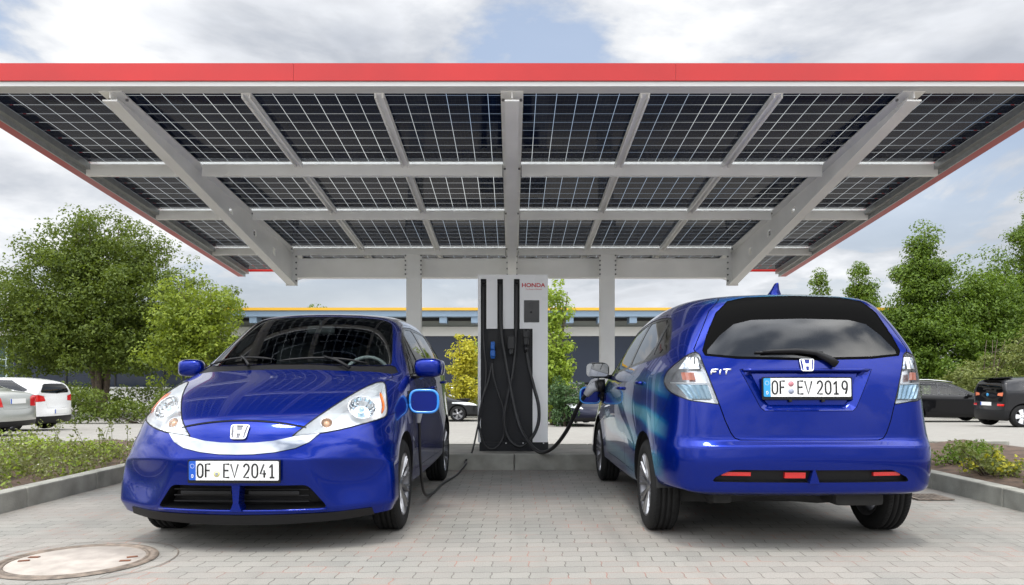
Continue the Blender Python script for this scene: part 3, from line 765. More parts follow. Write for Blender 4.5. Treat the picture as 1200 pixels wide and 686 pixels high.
def hatchback(label, loc, rz, digits, wrap=None):
    H = hatch_meshes(); S = H['shell']; off = Vector((0, -2.05, 0))
    car = empty('parked_car', loc, rz, label, 'car', 'blue electric hatchbacks')
    def part(nm, me, parent=None, name=None):
        o = link(name or nm, me, parent or car); 
        if parent is None: o.location = off
        return o
    def rep(o, m):
        for sl in o.material_slots:
            if sl.material and sl.material == M['blue']: sl.link = 'OBJECT'; sl.material = m
    body = part('body', H['body'])
    bon = part('bonnet', H['bonnet'])
    fb = part('front_bumper', H['front_bumper']); rb = part('rear_bumper', H['rear_bumper'])
    part('front_lip', H['front_lip'], fb); part('air_intake', H['intake_back'], fb); part('reflector_slot', H['slot_back'], rb)
    part('chrome_bar', H['bright_bar'], fb)
    q = MB(); q.tube([S.ray((x, -2, .770 - .045 * (x / .39) ** 2), (0, 1, 0)) + Vector((0, -.001, .001)) for x in np.linspace(-.372, .372, 31)], .0042, 6); q.build('bonnet_seam_line', M['black_plastic'], bon)  # black tube laid in for the shade of the bonnet gap
    part('cowl', H['cowl']); part('windscreen', H['windscreen'])
    tg = part('tailgate', H['tailgate']); pr = part('plate_recess', H['plate_recess'], tg); part('recess_floor', H['recess_floor'], tg)
    bg = part('rear_glass_border', H['back_glass_border'], tg); part('rear_glass', H['back_glass'], tg)
    for k in (0, 1):
        fd = part('front_door', H['front_door'][k]); rd = part('rear_door', H['rear_door'][k])
        part('window_frame', H['front_frame'][k], fd); part('window_frame', H['rear_frame'][k], rd)
        part('window_glass', H['front_window'][k], fd); part('window_glass', H['rear_window'][k], rd)
        tr = part('window_trim', H['window_trim'][k]); part('quarter_glass', H['quarter_glass'][k], tr); part('quarter_glass', H['rear_quarter_glass'][k], tr)
        sg = 1 - 2 * k
        for d, y, z in ((fd, 2.27, .945), (rd, 3.12, .99)):
            p = S.snap((.85, y, z)); n = S.normal(p)
            h = MB(); h.tube([(sg * (p.x + .0), y - .10, z), (sg * (p.x + .022), y - .085, z + .002), (sg * (p.x + .030), y, z + .004), (sg * (p.x + .024), y + .08, z + .002), (sg * (p.x - .002), y + .095, z)], [.012, .013, .014, .013, .012], 8, flat=((1, 0, 0), .6))
            h.build('door_handle', M['blue'], d)
        if wrap:
            rep(fd, wrap); rep(rd, wrap)
        # headlight
        hl = part('headlight', H['headlight'][k])
        part('lamp_housing', H['lamp_housing'][k], hl)
        def bowl(nm, x, z, r, depth, m, bulb, bm_, sink):
            p = S.ray((x, -2, z), (0, 1, 0)); n = S.normal(p)
            ax = (Vector((0, -1, 0)) * .35 + n * .65).normalized(); u = ax.orthogonal().normalized(); w = ax.cross(u)
            o0 = p - n * sink
            def W(a, rr, d): q = o0 + u * rr * math.cos(a) + w * rr * math.sin(a) - ax * d; return Vector((sg * q.x, q.y, q.z))
            b = MB(); prof = [(r, 0), (r * .97, .004), (r * .86, depth * .45), (r * .55, depth * .85), (.001, depth)]; sn = 40
            vs = [W(2 * PI * k / sn, rr * (1 - .05 * (k % 4 == 0)), d) for k in range(sn) for rr, d in prof]; np_ = len(prof)
            b.add(vs, [[k * np_ + q, ((k + 1) % sn) * np_ + q, ((k + 1) % sn) * np_ + q + 1, k * np_ + q + 1] for k in range(sn) for q in range(np_ - 1)], 0, False)
            o = b.build(nm, M[m], hl)
            c = MB(); cc = W(0, 0, depth * .45); c.ball(cc, (bulb, bulb * 1.2, bulb), 0, 16, 10); c.build('bulb', M[bm_], hl)
            e = MB(); e.tube([W(a, r + .003, -.002) for a in np.linspace(0, 2 * PI, 41)], .0035, 8); e.build('bezel', M['satin_chrome'], hl)
        bowl('reflector', .640, .862, .084, .058, 'chrome', .019, 'pale_blue_lens', .030)
        bowl('turn_reflector', .475, .768, .032, .03, 'chrome', .019, 'amber_pale', .022)
        seal = [S.ray((x, -2, z), (0, 1, 0)) for x, z in S.front_lamp]; seal = [Vector((sg * p.x, p.y, p.z)) for p in seal if p and p.y < 1.2]  # path of the tube for the shaded headlamp gap, no rubber seal
        q = MB(); q.tube(seal + [seal[0]], .0042, 6, caps=False); q.build('lamp_outline', M['black_plastic'], hl)  # black tube laid in for the shaded gap round the headlamp
        st = []
        for z in np.linspace(.80, .93, 8):
            xx = .762 - .045 * max(0, (z - .83) / .10) ** 1.4
            p = S.ray((xx - .008, -2, z), (0, 1, 0))
            if p: st.append((sg * (p.x - .006), p.y + .008, z))
        if len(st) > 3:
            a = MB(); a.tube(st, [.004] + [.010] * (len(st) - 2) + [.004], 8); a.build('amber_marker', M['amber'], hl)
        seal = [S.ray((x, 8, z), (0, -1, 0)) for x, z in S.rear_lamp]; seal = [Vector((sg * p.x, p.y, p.z)) for p in seal if p and p.y > 3.2]  # path of the tube for the shaded tail lamp gap, no rubber seal
        # tail lamp: pale red insert above, pale blue below
        tl = part('tail_lamp', H['tail_lamp'][k]); part('lamp_housing', H['tail_lamp_housing'][k], tl)
        q = MB(); q.tube(seal + [seal[0]], .0032, 6, caps=False); q.build('lamp_outline', M['black_plastic'], tl)  # black tube put in for the shaded gap round the tail lamp
        def insert(nm, pts, m, dpt):
            o_ = MB(); vs = []
            for (x, z) in pts:
                p = S.ray((x, 8, z), (0, -1, 0)); vs.append((sg * x, p.y - dpt, z))
            o_.add(vs, [list(range(len(vs)))], 0); return o_
        def patch(nm, x0, x1, z0, z1, m, d0, nx=6, nz=5):
            o_ = MB(); vs = []; fs = []
            for j in range(nz + 1):
                for i in range(nx + 1):
                    z = z0 + (z1 - z0) * j / nz; u = i / nx
                    x = x0[0] + (x0[1] - x0[0]) * (j / nz); xx = x1[0] + (x1[1] - x1[0]) * (j / nz); x = x + (xx - x) * u
                    p = S.ray((x, 8, z), (0, -1, 0)); vs.append((sg * x, p.y - d0 + .006 * (i % 2), z))
            for j in range(nz):
                for i in range(nx): fs.append([j * (nx + 1) + i, j * (nx + 1) + i + 1, (j + 1) * (nx + 1) + i + 1, (j + 1) * (nx + 1) + i])
            o_.add(vs, fs, 0, False); return o_.build(nm, m, tl)
        patch('reverse_reflector', (.555, .58), (.69, .745), .90, .985, M['pale_blue_lens'], .020, 10, 4)
        patch('brake_reflector', (.645, .655), (.715, .720), 1.012, 1.058, M['red_pale'], .022, 4, 3)
        patch('top_reflector', (.605, .62), (.73, .69), 1.08, 1.15, M['chrome'], .02, 7, 4)
        dv = MB(); dv.tube([S.ray((x, 8, .99 + .03 * (x - .6)), (0, -1, 0)) * 1 - Vector((0, .006, 0)) for x in (.575, .63, .69, .73, .765)], .004, 6)
        if sg < 0: dv.v = [(-v[0], v[1], v[2]) for v in dv.v]
        dv.build('lamp_divider', M['lamp_white'], tl)
        # mirror
        mh = MB(); rot = Matrix.Rotation(R(-6) * sg, 3, 'Z')
        mh.ball((sg * (.925 if sg > 0 else .90), 1.42, 1.105), (.105 if sg > 0 else .092, .075, .074 if sg > 0 else .066), 0, 28, 16, rot, .62)
        mo = mh.build('door_mirror', M['blue'] if not wrap else M['gloss_black'], car, off)
        g = MB(); gl = rounded([(-.10, -.058), (.10, -.058), (.10, .060), (-.10, .060)], .035, 5)
        g.prism([(sg * .94 + x, 1.105 + z) for x, z in gl], 1.488, 1.499); g.build('mirror_glass', M['mirror'], mo)
        st_ = MB(); st_.tube([(sg * .79, 1.41, 1.04), (sg * .84, 1.42, 1.045), (sg * .90, 1.42, 1.06)], [.04, .034, .03], 10, flat=((0, 0, 1), .6)); st_.build('mirror_arm', M['gloss_black'], mo)
        # wheels
        for wy, wz in WHEELS:
            wheel(car, off, .752, wy, wz, sg)
            w = MB()   # wheel well
            n = 20; vs = []; fs = []
            for i in range(n + 1):
                a = PI * (.015 + .97 * i / n)
                for x in (.835, .50): vs.append((sg * x, wy + .366 * math.cos(a), wz + .01 + .366 * math.sin(a)))
            for i in range(n): fs.append([2 * i, 2 * i + 1, 2 * i + 3, 2 * i + 2])
            vs2 = [(sg * .50, wy + .366 * math.cos(PI * (.015 + .97 * i / n)), wz + .366 * math.sin(PI * (.015 + .97 * i / n))) for i in range(n + 1)]
            w.add(vs, fs, 0, True); w.add(vs2, [list(range(n + 1))], 0); w.build('wheel_well', M['underbody'], car, off)
    # plates, badges
    number_plate(fb, (0, 0, 0), (0, -.022, .492), R(0), digits)
    p = S.ray((0, 8, .965), (0, -1, 0))
    number_plate(tg, (0, 0, 0), (0, p.y - .012, .968), R(-3), digits, True)
    p = S.ray((0, -2, .705), (0, 1, 0)); n = S.normal(p)
    badge(fb, (0, 0, 0), p + n * .004, -math.asin(max(-1, min(1, n.z))), .105)
    p = S.ray((0, 8, 1.10), (0, -1, 0)); n = S.normal(p)
    badge(tg, (0, 0, 0), p + n * .004, -math.asin(n.z), .085, True)
    # model lettering in chrome on the left of the tailgate (F I T strokes)
    ft = MB(); x0 = .562; zz = 1.045
    def stroke(pts):
        q = []
        for (u, v) in pts:
            x = x0 - u + .0 - .25 * (v) ; p = S.ray((x, 8, zz + v), (0, -1, 0)); q.append((x, p.y + .003, zz + v))
        ft.tube(q, .0055, 6, flat=((0, 1, 0), .6))
    stroke([(0, 0), (0, .030)]); stroke([(0, .030), (.036, .030)]); stroke([(0, .016), (.028, .016)])
    stroke([(.05, 0), (.05, .030)]); stroke([(.064, .030), (.11, .030)]); stroke([(.086, 0), (.086, .030)])
    ft.build('model_lettering', M['chrome'], tg)
    # crease bar above the rear plate
    bar = MB(); bar.tube([S.ray((x, 8, 1.072), (0, -1, 0)) + Vector((0, .002, 0)) for x in np.linspace(-.375, .375, 15)], .009, 8, flat=((0, 1, 0), .8)); bar.build('handle_strip', M['blue'], tg)
    # rear reflectors in the slot
    for x0, x1, z0, z1 in ((.36, .525, .452, .474), (-.525, -.36, .452, .474), (.045, .165, .44, .474)):
        r_ = MB(); vs = []; q = [(x0, z0), (x1, z0), (x1, z1), (x0, z1)]
        ym = min(S.ray((abs(x), 8, z), (0, -1, 0)).y for x, z in q)
        f = [(x, S.ray((abs(x), 8, z), (0, -1, 0)).y - .012, z) for x, z in q]; b = [(x, ym - .04, z) for x, z in q]
        r_.add(f + b, [[0, 1, 2, 3], [4, 7, 6, 5], [0, 4, 5, 1], [1, 5, 6, 2], [2, 6, 7, 3], [3, 7, 4, 0]], 0)
        r_.build('rear_reflector', M['red_lens'], rb)
    fi = MB(); fi.prism([(-.03, .41), (.03, .41), (.008, .490), (-.004, .490)], 4.06, 4.112); f2 = fi.build('slot_divider', M['blue'], rb)
    # intake: slats and the blue centre fin
    sl = MB()
    for z in (.30, .335, .37): sl.box((0, .10, z), (.80, .02, .006))
    for sg in (-1, 1): sl.box((sg * .20, .075, .352), (.30, .02, .022), bev=.004)
    sl.build('grille_slats', M['black_plastic'], fb)
    fi = MB(); fi.prism([(-.024, .405), (.024, .405), (.016, .30), (.034, .252), (-.034, .252), (-.016, .30)], .004, .09); fi.build('intake_fin', M['blue'], fb)
    lip = MB(); lip.tube([S.ray((x, -2, .25), (0, 1, 0)) + Vector((0, -.004, 0)) for x in np.linspace(-.50, .50, 21)], .009, 8, flat=((0, 1, 0), 1.0)); lip.build('lower_blade', M['blue'], fb)
    # wipers
    wp = MB()
    def on(x, y, h): 
        p = S.ray((abs(x), y, 3), (0, 0, -1)); return Vector((x, y, p.z + h))
    for a, b, pv in (((-.10, 1.05), (.52, 1.12), (.42, 1.00)), ((-.66, 1.19), (-.16, 1.08), (-.30, 1.0))):
        bl = [on(a[0] + (b[0] - a[0]) * t, a[1] + (b[1] - a[1]) * t + .015 * math.sin(PI * t), .018) for t in np.linspace(0, 1, 9)]
        wp.tube(bl, [.004] + [.009] * 7 + [.004], 6)
        m_ = bl[4]; e = on(pv[0], pv[1], .02); wp.tube([e, (e + m_) / 2 + Vector((0, 0, .02)), m_ + Vector((0, 0, .012))], [.013, .010, .007], 6)
    wp.build('windscreen_wiper', M['black_plastic'], car, off)
    rw = MB(); pts = []
    for x, z in ((-.17, 1.105), (-.13, 1.135), (-.05, 1.175), (.06, 1.188), (.20, 1.185), (.26, 1.18)):
        p = S.ray((abs(x), 8, z), (0, -1, 0)); pts.append((x, p.y + .026, z))
    rw.tube(pts, [.024, .022, .016, .013, .010, .008], 8)
    pts = []
    for x in np.linspace(-.10, .30, 7):
        p = S.ray((abs(x), 8, 1.177), (0, -1, 0)); pts.append((x, p.y + .008, 1.177))
    rw.tube(pts, .007, 6); rw.build('rear_wiper', M['black_plastic'], tg)
    # shark fin
    fn = MB(); zr = S.ray((0, 3.45, 4), (0, 0, -1)).z - .004
    sec = lambda z, y0, y1, w: [(0, y0, z), (w, y0 + (y1 - y0) * .5, z), (w * .9, y1, z), (-w * .9, y1, z), (-w, y0 + (y1 - y0) * .5, z)]
    vs = sec(zr, 3.30, 3.50, .035) + sec(zr + .035, 3.38, 3.50, .02) + sec(zr + .07, 3.44, 3.52, .008) + sec(zr + .078, 3.46, 3.52, .004)
    fs = [[i * 5 + j, i * 5 + (j + 1) % 5, i * 5 + 5 + (j + 1) % 5, i * 5 + 5 + j] for i in range(3) for j in range(5)] + [[15, 16, 17, 18, 19]]
    fn.add(vs, fs, 0, True); fn.build('roof_antenna', M['blue'], car, off)
    # floor and cabin
    ub = MB(); ub.box((0, 1.95, .27), (1.30, 3.2, .10)); ub.box((0, 2.08, .29), (1.50, 1.65, .12)); ub.box((0, 3.68, .37), (.9, .5, .12), bev=.03)
    ub.box((0, .48, .42), (1.1, .36, .34)); ub.tube([(-.52, 3.62, .28), (-.2, 3.66, .27), (.1, 3.62, .29), (.5, 3.66, .27)], .045, 8); ub.box((-.35, 3.78, .30), (.3, .3, .10), bev=.03); ub.box((.45, 3.7, .31), (.12, .25, .12), bev=.02)
    ub.tube([(-.65, 3.33, .29), (.65, 3.33, .29)], .04, 8)
    ub.build('underbody', M['underbody'], car, off)
    cb = MB(); cb.box((0, 1.45, .55), (1.46, .06, .7)); cb.box((0, 2.6, .40), (1.5, 2.4, .06)); cb.box((0, 3.72, .70), (1.3, .05, .6)); cb.build('cabin_floor', M['lining'], car, off)
    da = MB(); da.prism([(1.18, .80), (1.16, 1.02), (1.30, 1.055), (1.50, 1.05), (1.62, .98), (1.60, .80)], -.70, .70, (1, 2)); da.box((.37, 1.58, 1.05), (.34, .16, .06), bev=.02); da.build('dashboard', M['dash'], car, off)
    sw = MB(); rot = Matrix.Rotation(R(-24), 3, 'X'); cc = Vector((.37, 1.76, 1.03))
    ring = [cc + rot @ Vector((.185 * math.cos(a), 0, .185 * math.sin(a))) for a in np.linspace(0, 2 * PI, 37)]
    sw.tube(ring, .016, 8, caps=False)
    for a in (0, PI, -PI / 2): sw.tube([cc, cc + rot @ Vector((.18 * math.cos(a), 0, .18 * math.sin(a)))], .016, 6)
    sw.ball(cc, (.06, .03, .05)); sw.build('steering_wheel', M['wheel_grey'], car, off)
    for x in (-.36, .36):
        st = MB(); st.box((x, 2.15, .66), (.50, .52, .16), bev=.05)
        st.box((x, 2.45, 1.0), (.48, .15, .66), rot=Matrix.Rotation(R(-14), 4, 'X'), bev=.05)
        st.box((x, 2.56, 1.385), (.25, .09, .16), rot=Matrix.Rotation(R(-8), 4, 'X'), bev=.035)
        for q in (-.06, .06): st.tube([(x + q, 2.53, 1.28), (x + q, 2.56, 1.36)], .008, 6)
        st.build('seat', M['seat'], car, off)
    st = MB(); st.box((0, 3.10, .66), (1.24, .5, .16), bev=.05); st.box((0, 3.40, .98), (1.24, .14, .62), rot=Matrix.Rotation(R(-16), 4, 'X'), bev=.05)
    for x in (-.4, .4): st.box((x, 3.50, 1.33), (.24, .09, .14), bev=.035)
    st.build('rear_seat', M['seat'], car, off)
    im = MB(); im.box((0, 1.78, 1.42), (.22, .03, .065), bev=.012); im.tube([(0, 1.77, 1.44), (0, 1.75, 1.50)], .012, 6); im.build('inside_mirror', M['dash'], car, off)
    # charging flap, open on the left front wing
    fo = rounded([(-.0, -.078), (.20, -.078), (.20, .078), (0, .078)], .062, 6)
    px = S.ray((3, 1.03, .86), (-1, 0, 0)).x
    fl = MB(); fl.prism([(px + .012 + x, .862 + z) for x, z in fo], 1.004, 1.014); f_ = fl.build('charging_flap', M['blue'], car, off)
    e = MB(); pts = [(px + .012 + x, 1.008, .862 + z) for x, z in fo]; e.tube(pts + [pts[0]], .0095, 8); e.build('flap_edge', M['flap_edge'], f_)
    hg = MB(); hg.tube([(px - .01, 1.03, .86), (px + .02, 1.02, .86), (px + .04, 1.016, .86)], .014, 8); hg.build('flap_hinge', M['black_plastic'], f_)
    soc = MB(); fo2 = [(y, z) for y, z in rounded([(1.03, .79), (1.20, .79), (1.20, .935), (1.03, .935)], .05, 5)]
    vs = [tuple(S.ray((3, y, z), (-1, 0, 0)) + Vector((.003, 0, 0))) for y, z in fo2]; soc.add(vs, [list(range(len(vs)))], 0)
    for z in (.84, .885): soc.lathe([(.0, .03), (.026, .03), (.03, .0)], 16, 'x', (px, 1.115, z))
    soc.build('charging_socket', M['black_plastic'], car, off)
    car['px'] = px
    return car, (body, bon, fb, rb, tg)
# ---------------------------------------------------------------- surface materials
def ground_mats():
    # grey interlocking pavers
    m, t, b = new_mat('grey_pavers')
    tc = t.n('ShaderNodeTexCoord'); mp = t.n('ShaderNodeMapping'); t.l(tc.outputs['Object'], mp.inputs[0])
    nz = t.n('ShaderNodeTexNoise'); nz.inputs['Scale'].default_value = 9; nz.inputs['Detail'].default_value = 2; t.l(tc.outputs['Object'], nz.inputs['Vector'])
    ds = t.n('ShaderNodeVectorMath', operation='MULTIPLY_ADD'); t.l(nz.outputs['Color'], ds.inputs[0]); ds.inputs[1].default_value = (.016, .016, 0); t.l(mp.outputs[0], ds.inputs[2])
    # waisted stones: the joint lines wave across the row
    sx = t.n('ShaderNodeSeparateXYZ'); t.l(ds.outputs[0], sx.inputs[0])
    w = t.math('SINE', t.math('MULTIPLY', sx.outputs[0], 2 * PI / .10)); w = t.math('MULTIPLY', w, .005)
    w2 = t.math('SINE', t.math('MULTIPLY', sx.outputs[1], 2 * PI / .12)); w2 = t.math('MULTIPLY', w2, .004)
    cb = t.n('ShaderNodeCombineXYZ'); t.l(t.math('ADD', sx.outputs[0], w2), cb.inputs[0]); t.l(t.math('ADD', sx.outputs[1], w), cb.inputs[1])
    br = t.n('ShaderNodeTexBrick'); br.offset = .5; t.l(cb.outputs[0], br.inputs['Vector'])
    br.inputs['Scale'].default_value = 1; br.inputs['Brick Width'].default_value = .20; br.inputs['Row Height'].default_value = .12
    br.inputs['Mortar Size'].default_value = .0036; br.inputs['Mortar Smooth'].default_value = .3; br.inputs['Bias'].default_value = 0
    br.inputs['Color1'].default_value = (.268, .26, .232, 1); br.inputs['Color2'].default_value = (.218, .213, .192, 1); br.inputs['Mortar'].default_value = (.09, .083, .07, 1)
    n2 = t.n('ShaderNodeTexNoise'); n2.inputs['Scale'].default_value = 1.1; n2.inputs['Detail'].default_value = 5; t.l(tc.outputs['Object'], n2.inputs['Vector'])
    c = t.mix(t.ramp(n2.outputs[0], [(.35, 0), (.75, .45)]), br.outputs['Color'], (.33, .28, .245))  # reddish patches: a reflected tint put into the paver colour
    n3 = t.n('ShaderNodeTexNoise'); n3.inputs['Scale'].default_value = 140; n3.inputs['Detail'].default_value = 3; t.l(tc.outputs['Object'], n3.inputs['Vector'])
    c = t.mix(.28, c, t.ramp(n3.outputs[0], [(.3, .12), (.7, .75)]), 'OVERLAY')
    n4 = t.n('ShaderNodeTexNoise'); n4.inputs['Scale'].default_value = .45; n4.inputs['Detail'].default_value = 4; t.l(tc.outputs['Object'], n4.inputs['Vector'])
    c = t.mix(t.ramp(n4.outputs[0], [(.45, 0), (.75, .35)]), c, (.20, .195, .175))
    # long faint tyre and drip marks running out of the bays
    ms = t.n('ShaderNodeMapping'); ms.inputs['Scale'].default_value = (2.6, .22, 1); t.l(tc.outputs['Object'], ms.inputs[0])
    n6 = t.n('ShaderNodeTexNoise'); n6.inputs['Scale'].default_value = 1.3; n6.inputs['Detail'].default_value = 6; t.l(ms.outputs[0], n6.inputs['Vector'])
    c = t.mix(t.ramp(n6.outputs[0], [(.52, 0), (.72, .42)]), c, (.15, .145, .13))
    vs = t.n('ShaderNodeTexVoronoi'); vs.inputs['Scale'].default_value = .9; t.l(ds.outputs[0], vs.inputs['Vector'])
    c = t.mix(t.ramp(vs.outputs['Distance'], [(.03, .5), (.10, 0)]), c, (.14, .13, .12))
    # a reflected reddish tint painted into some joints; dark specks
    n5 = t.n('ShaderNodeTexNoise'); n5.inputs['Scale'].default_value = 2.2; t.l(tc.outputs['Object'], n5.inputs['Vector'])
    c = t.mix(t.math('MULTIPLY', br.outputs['Fac'], t.ramp(n5.outputs[0], [(.5, 0), (.62, .8)])), c, (.34, .16, .12))
    v = t.n('ShaderNodeTexVoronoi'); v.inputs['Scale'].default_value = 3.3; t.l(tc.outputs['Object'], v.inputs['Vector'])
    c = t.mix(t.ramp(v.outputs['Distance'], [(.018, .7), (.03, 0)]), c, (.07, .06, .05))
    t.l(c, b.inputs['Base Color']); b.inputs['Roughness'].default_value = .85
    bp = t.n('ShaderNodeBump'); bp.inputs['Strength'].default_value = .5; bp.inputs['Distance'].default_value = .006
    h = t.math('SUBTRACT', t.math('MULTIPLY', n3.outputs[0], .25), br.outputs['Fac']); t.l(h, bp.inputs['Height']); t.l(bp.outputs[0], b.inputs['Normal'])
    M['pavers'] = m
    # parking court
    m, t, b = new_mat('pale_court_paving')
    tc = t.n('ShaderNodeTexCoord'); 
    br = t.n('ShaderNodeTexBrick'); br.offset = .5; t.l(tc.outputs['Object'], br.inputs['Vector']); br.inputs['Scale'].default_value = 1
    br.inputs['Brick Width'].default_value = .3; br.inputs['Row Height'].default_value = .2; br.inputs['Mortar Size'].default_value = .006
    br.inputs['Color1'].default_value = (.275, .262, .235, 1); br.inputs['Color2'].default_value = (.24, .228, .205, 1); br.inputs['Mortar'].default_value = (.20, .19, .17, 1)
    n2 = t.n('ShaderNodeTexNoise'); n2.inputs['Scale'].default_value = .35; n2.inputs['Detail'].default_value = 7; t.l(tc.outputs['Object'], n2.inputs['Vector'])
    c = t.mix(t.ramp(n2.outputs[0], [(.42, 0), (.7, .55)]), br.outputs['Color'], (.23, .215, .195))
    wv = t.n('ShaderNodeTexNoise'); wv.inputs['Scale'].default_value = 60; t.l(tc.outputs['Object'], wv.inputs['Vector'])
    c = t.mix(.25, c, t.ramp(wv.outputs[0], [(.3, .15), (.7, .7)]), 'OVERLAY')
    t.l(c, b.inputs['Base Color']); b.inputs['Roughness'].default_value = .9
    M['court'] = m
    M['kerb'] = simple('kerb_concrete', (.27, .265, .23), .85, noise=.28, nscale=5, bump=.3, bscale=70)
    M['soil'] = simple('soil', (.085, .055, .038), .95, noise=.5, nscale=9, bump=.9, bscale=30)
    M['slab'] = simple('island_pavers', (.25, .24, .215), .85, noise=.25, nscale=3, bump=.3, bscale=60)
    M['white_metal'] = simple('white_coated_steel', (.90, .895, .865), .34, noise=.05, nscale=3)
    M['galv'] = simple('galvanised_rail', (.42, .43, .42), .42, .5, noise=.12, nscale=20)
    M['red'] = simple('red_fascia', (.47, .012, .010), .36, noise=.16, nscale=1.3)
    M['silver_trim'] = simple('pale_trim', (.62, .62, .60), .45)
    M['bolt'] = simple('bolt_steel', (.18, .18, .18), .4, .8)
    M['clip'] = simple('junction_box', (.75, .76, .77), .4)
    M['unit_white'] = simple('charger_white', (.92, .925, .925), .30, noise=.03, nscale=2)
    M['unit_dark'] = simple('charger_dark', (.020, .021, .024), .5, spec=.3, noise=.15, nscale=6)
    M['slot'] = simple('charger_slot', (.006, .006, .007), .55)
    M['screen'] = simple('screen_dark', (.025, .026, .028), .18)
    M['rubber'] = simple('cable_rubber', (.012, .012, .013), .42)
    M['blue_plug'] = simple('blue_plug', (.01, .13, .50), .35)
    M['grey_plug'] = simple('grey_plug', (.55, .56, .58), .4)
    M['red_ink'] = simple('red_lettering', (.62, .02, .03), .4)
    M['iron'] = simple('cast_iron', (.17, .135, .105), .7, noise=.5, nscale=14, bump=.5, bscale=60)
    M['lid'] = simple('concrete_lid', (.36, .32, .28), .85, noise=.22, nscale=7, bump=.3, bscale=80)
    M['rust'] = simple('rust', (.13, .045, .02), .9, noise=.4, nscale=30)
    M['terracotta'] = simple('terracotta', (.30, .10, .04), .8, noise=.2, nscale=4)
    M['wall_white'] = simple('white_render', (.72, .71, .67), .85, noise=.06, nscale=.6)
    M['wall_grey'] = simple('pale_grey_cladding', (.42, .44, .42), .7, noise=.08, nscale=.5)
    M['yellow'] = simple('yellow_edge', (.72, .40, .03), .5)
    M['blue_fascia'] = simple('grey_blue_fascia', (.20, .275, .36), .5)
    M['blue_frame'] = simple('blue_frame', (.05, .12, .38), .5)
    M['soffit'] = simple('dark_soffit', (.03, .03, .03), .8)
    M['bark'] = simple('bark', (.10, .075, .055), .9, noise=.4, nscale=12, bump=.8, bscale=25)
    m, t, b = new_mat('dark_window_band'); b.inputs['Base Color'].default_value = (.022, .03, .05, 1); b.inputs['Roughness'].default_value = .12; M['band_glass'] = m
    m, t, b = new_mat('green_glazing'); b.inputs['Base Color'].default_value = (.05, .085, .085, 1); b.inputs['Roughness'].default_value = .06; M['green_glass'] = m
    M['mullion'] = simple('pale_green_mullion', (.42, .50, .46), .5)
ground_mats()

def leaf_mat(name, lo, hi, trans=.35):
    m, t, b = new_mat(name); nt = m.node_tree
    g = t.n('ShaderNodeNewGeometry')
    c = t.ramp(g.outputs['Random Per Island'], [(0, lo), (1, hi)])
    t.l(c, b.inputs['Base Color']); b.inputs['Roughness'].default_value = .55; b.inputs['Specular IOR Level'].default_value = .35
    tl = t.n('ShaderNodeBsdfTranslucent'); t.l(t.mix(.5, c, (hi[0] * 1.5, hi[1] * 1.5, hi[2] * .8)), tl.inputs[0])
    mx = t.n('ShaderNodeMixShader'); mx.inputs[0].default_value = trans
    t.l(b.outputs[0], mx.inputs[1]); t.l(tl.outputs[0], mx.inputs[2]); t.l(mx.outputs[0], nt.nodes['Material Output'].inputs[0])
    M[name] = m; return m
leaf_mat('leaf_dark', (.052, .086, .010), (.140, .185, .024))
leaf_mat('leaf_mid', (.055, .105, .009), (.14, .215, .022))
leaf_mat('leaf_maple', (.10, .15, .014), (.25, .31, .030))
leaf_mat('leaf_light', (.14, .22, .02), (.32, .41, .05))
leaf_mat('leaf_yellow', (.30, .30, .02), (.55, .50, .05))
leaf_mat('leaf_olive', (.10, .13, .03), (.21, .235, .07))
leaf_mat('leaf_conifer', (.028, .066, .020), (.062, .115, .032), .2)
leaf_mat('leaf_cover', (.085, .105, .03), (.25, .26, .11))
leaf_mat('petal', (.50, .49, .40), (.65, .62, .52))

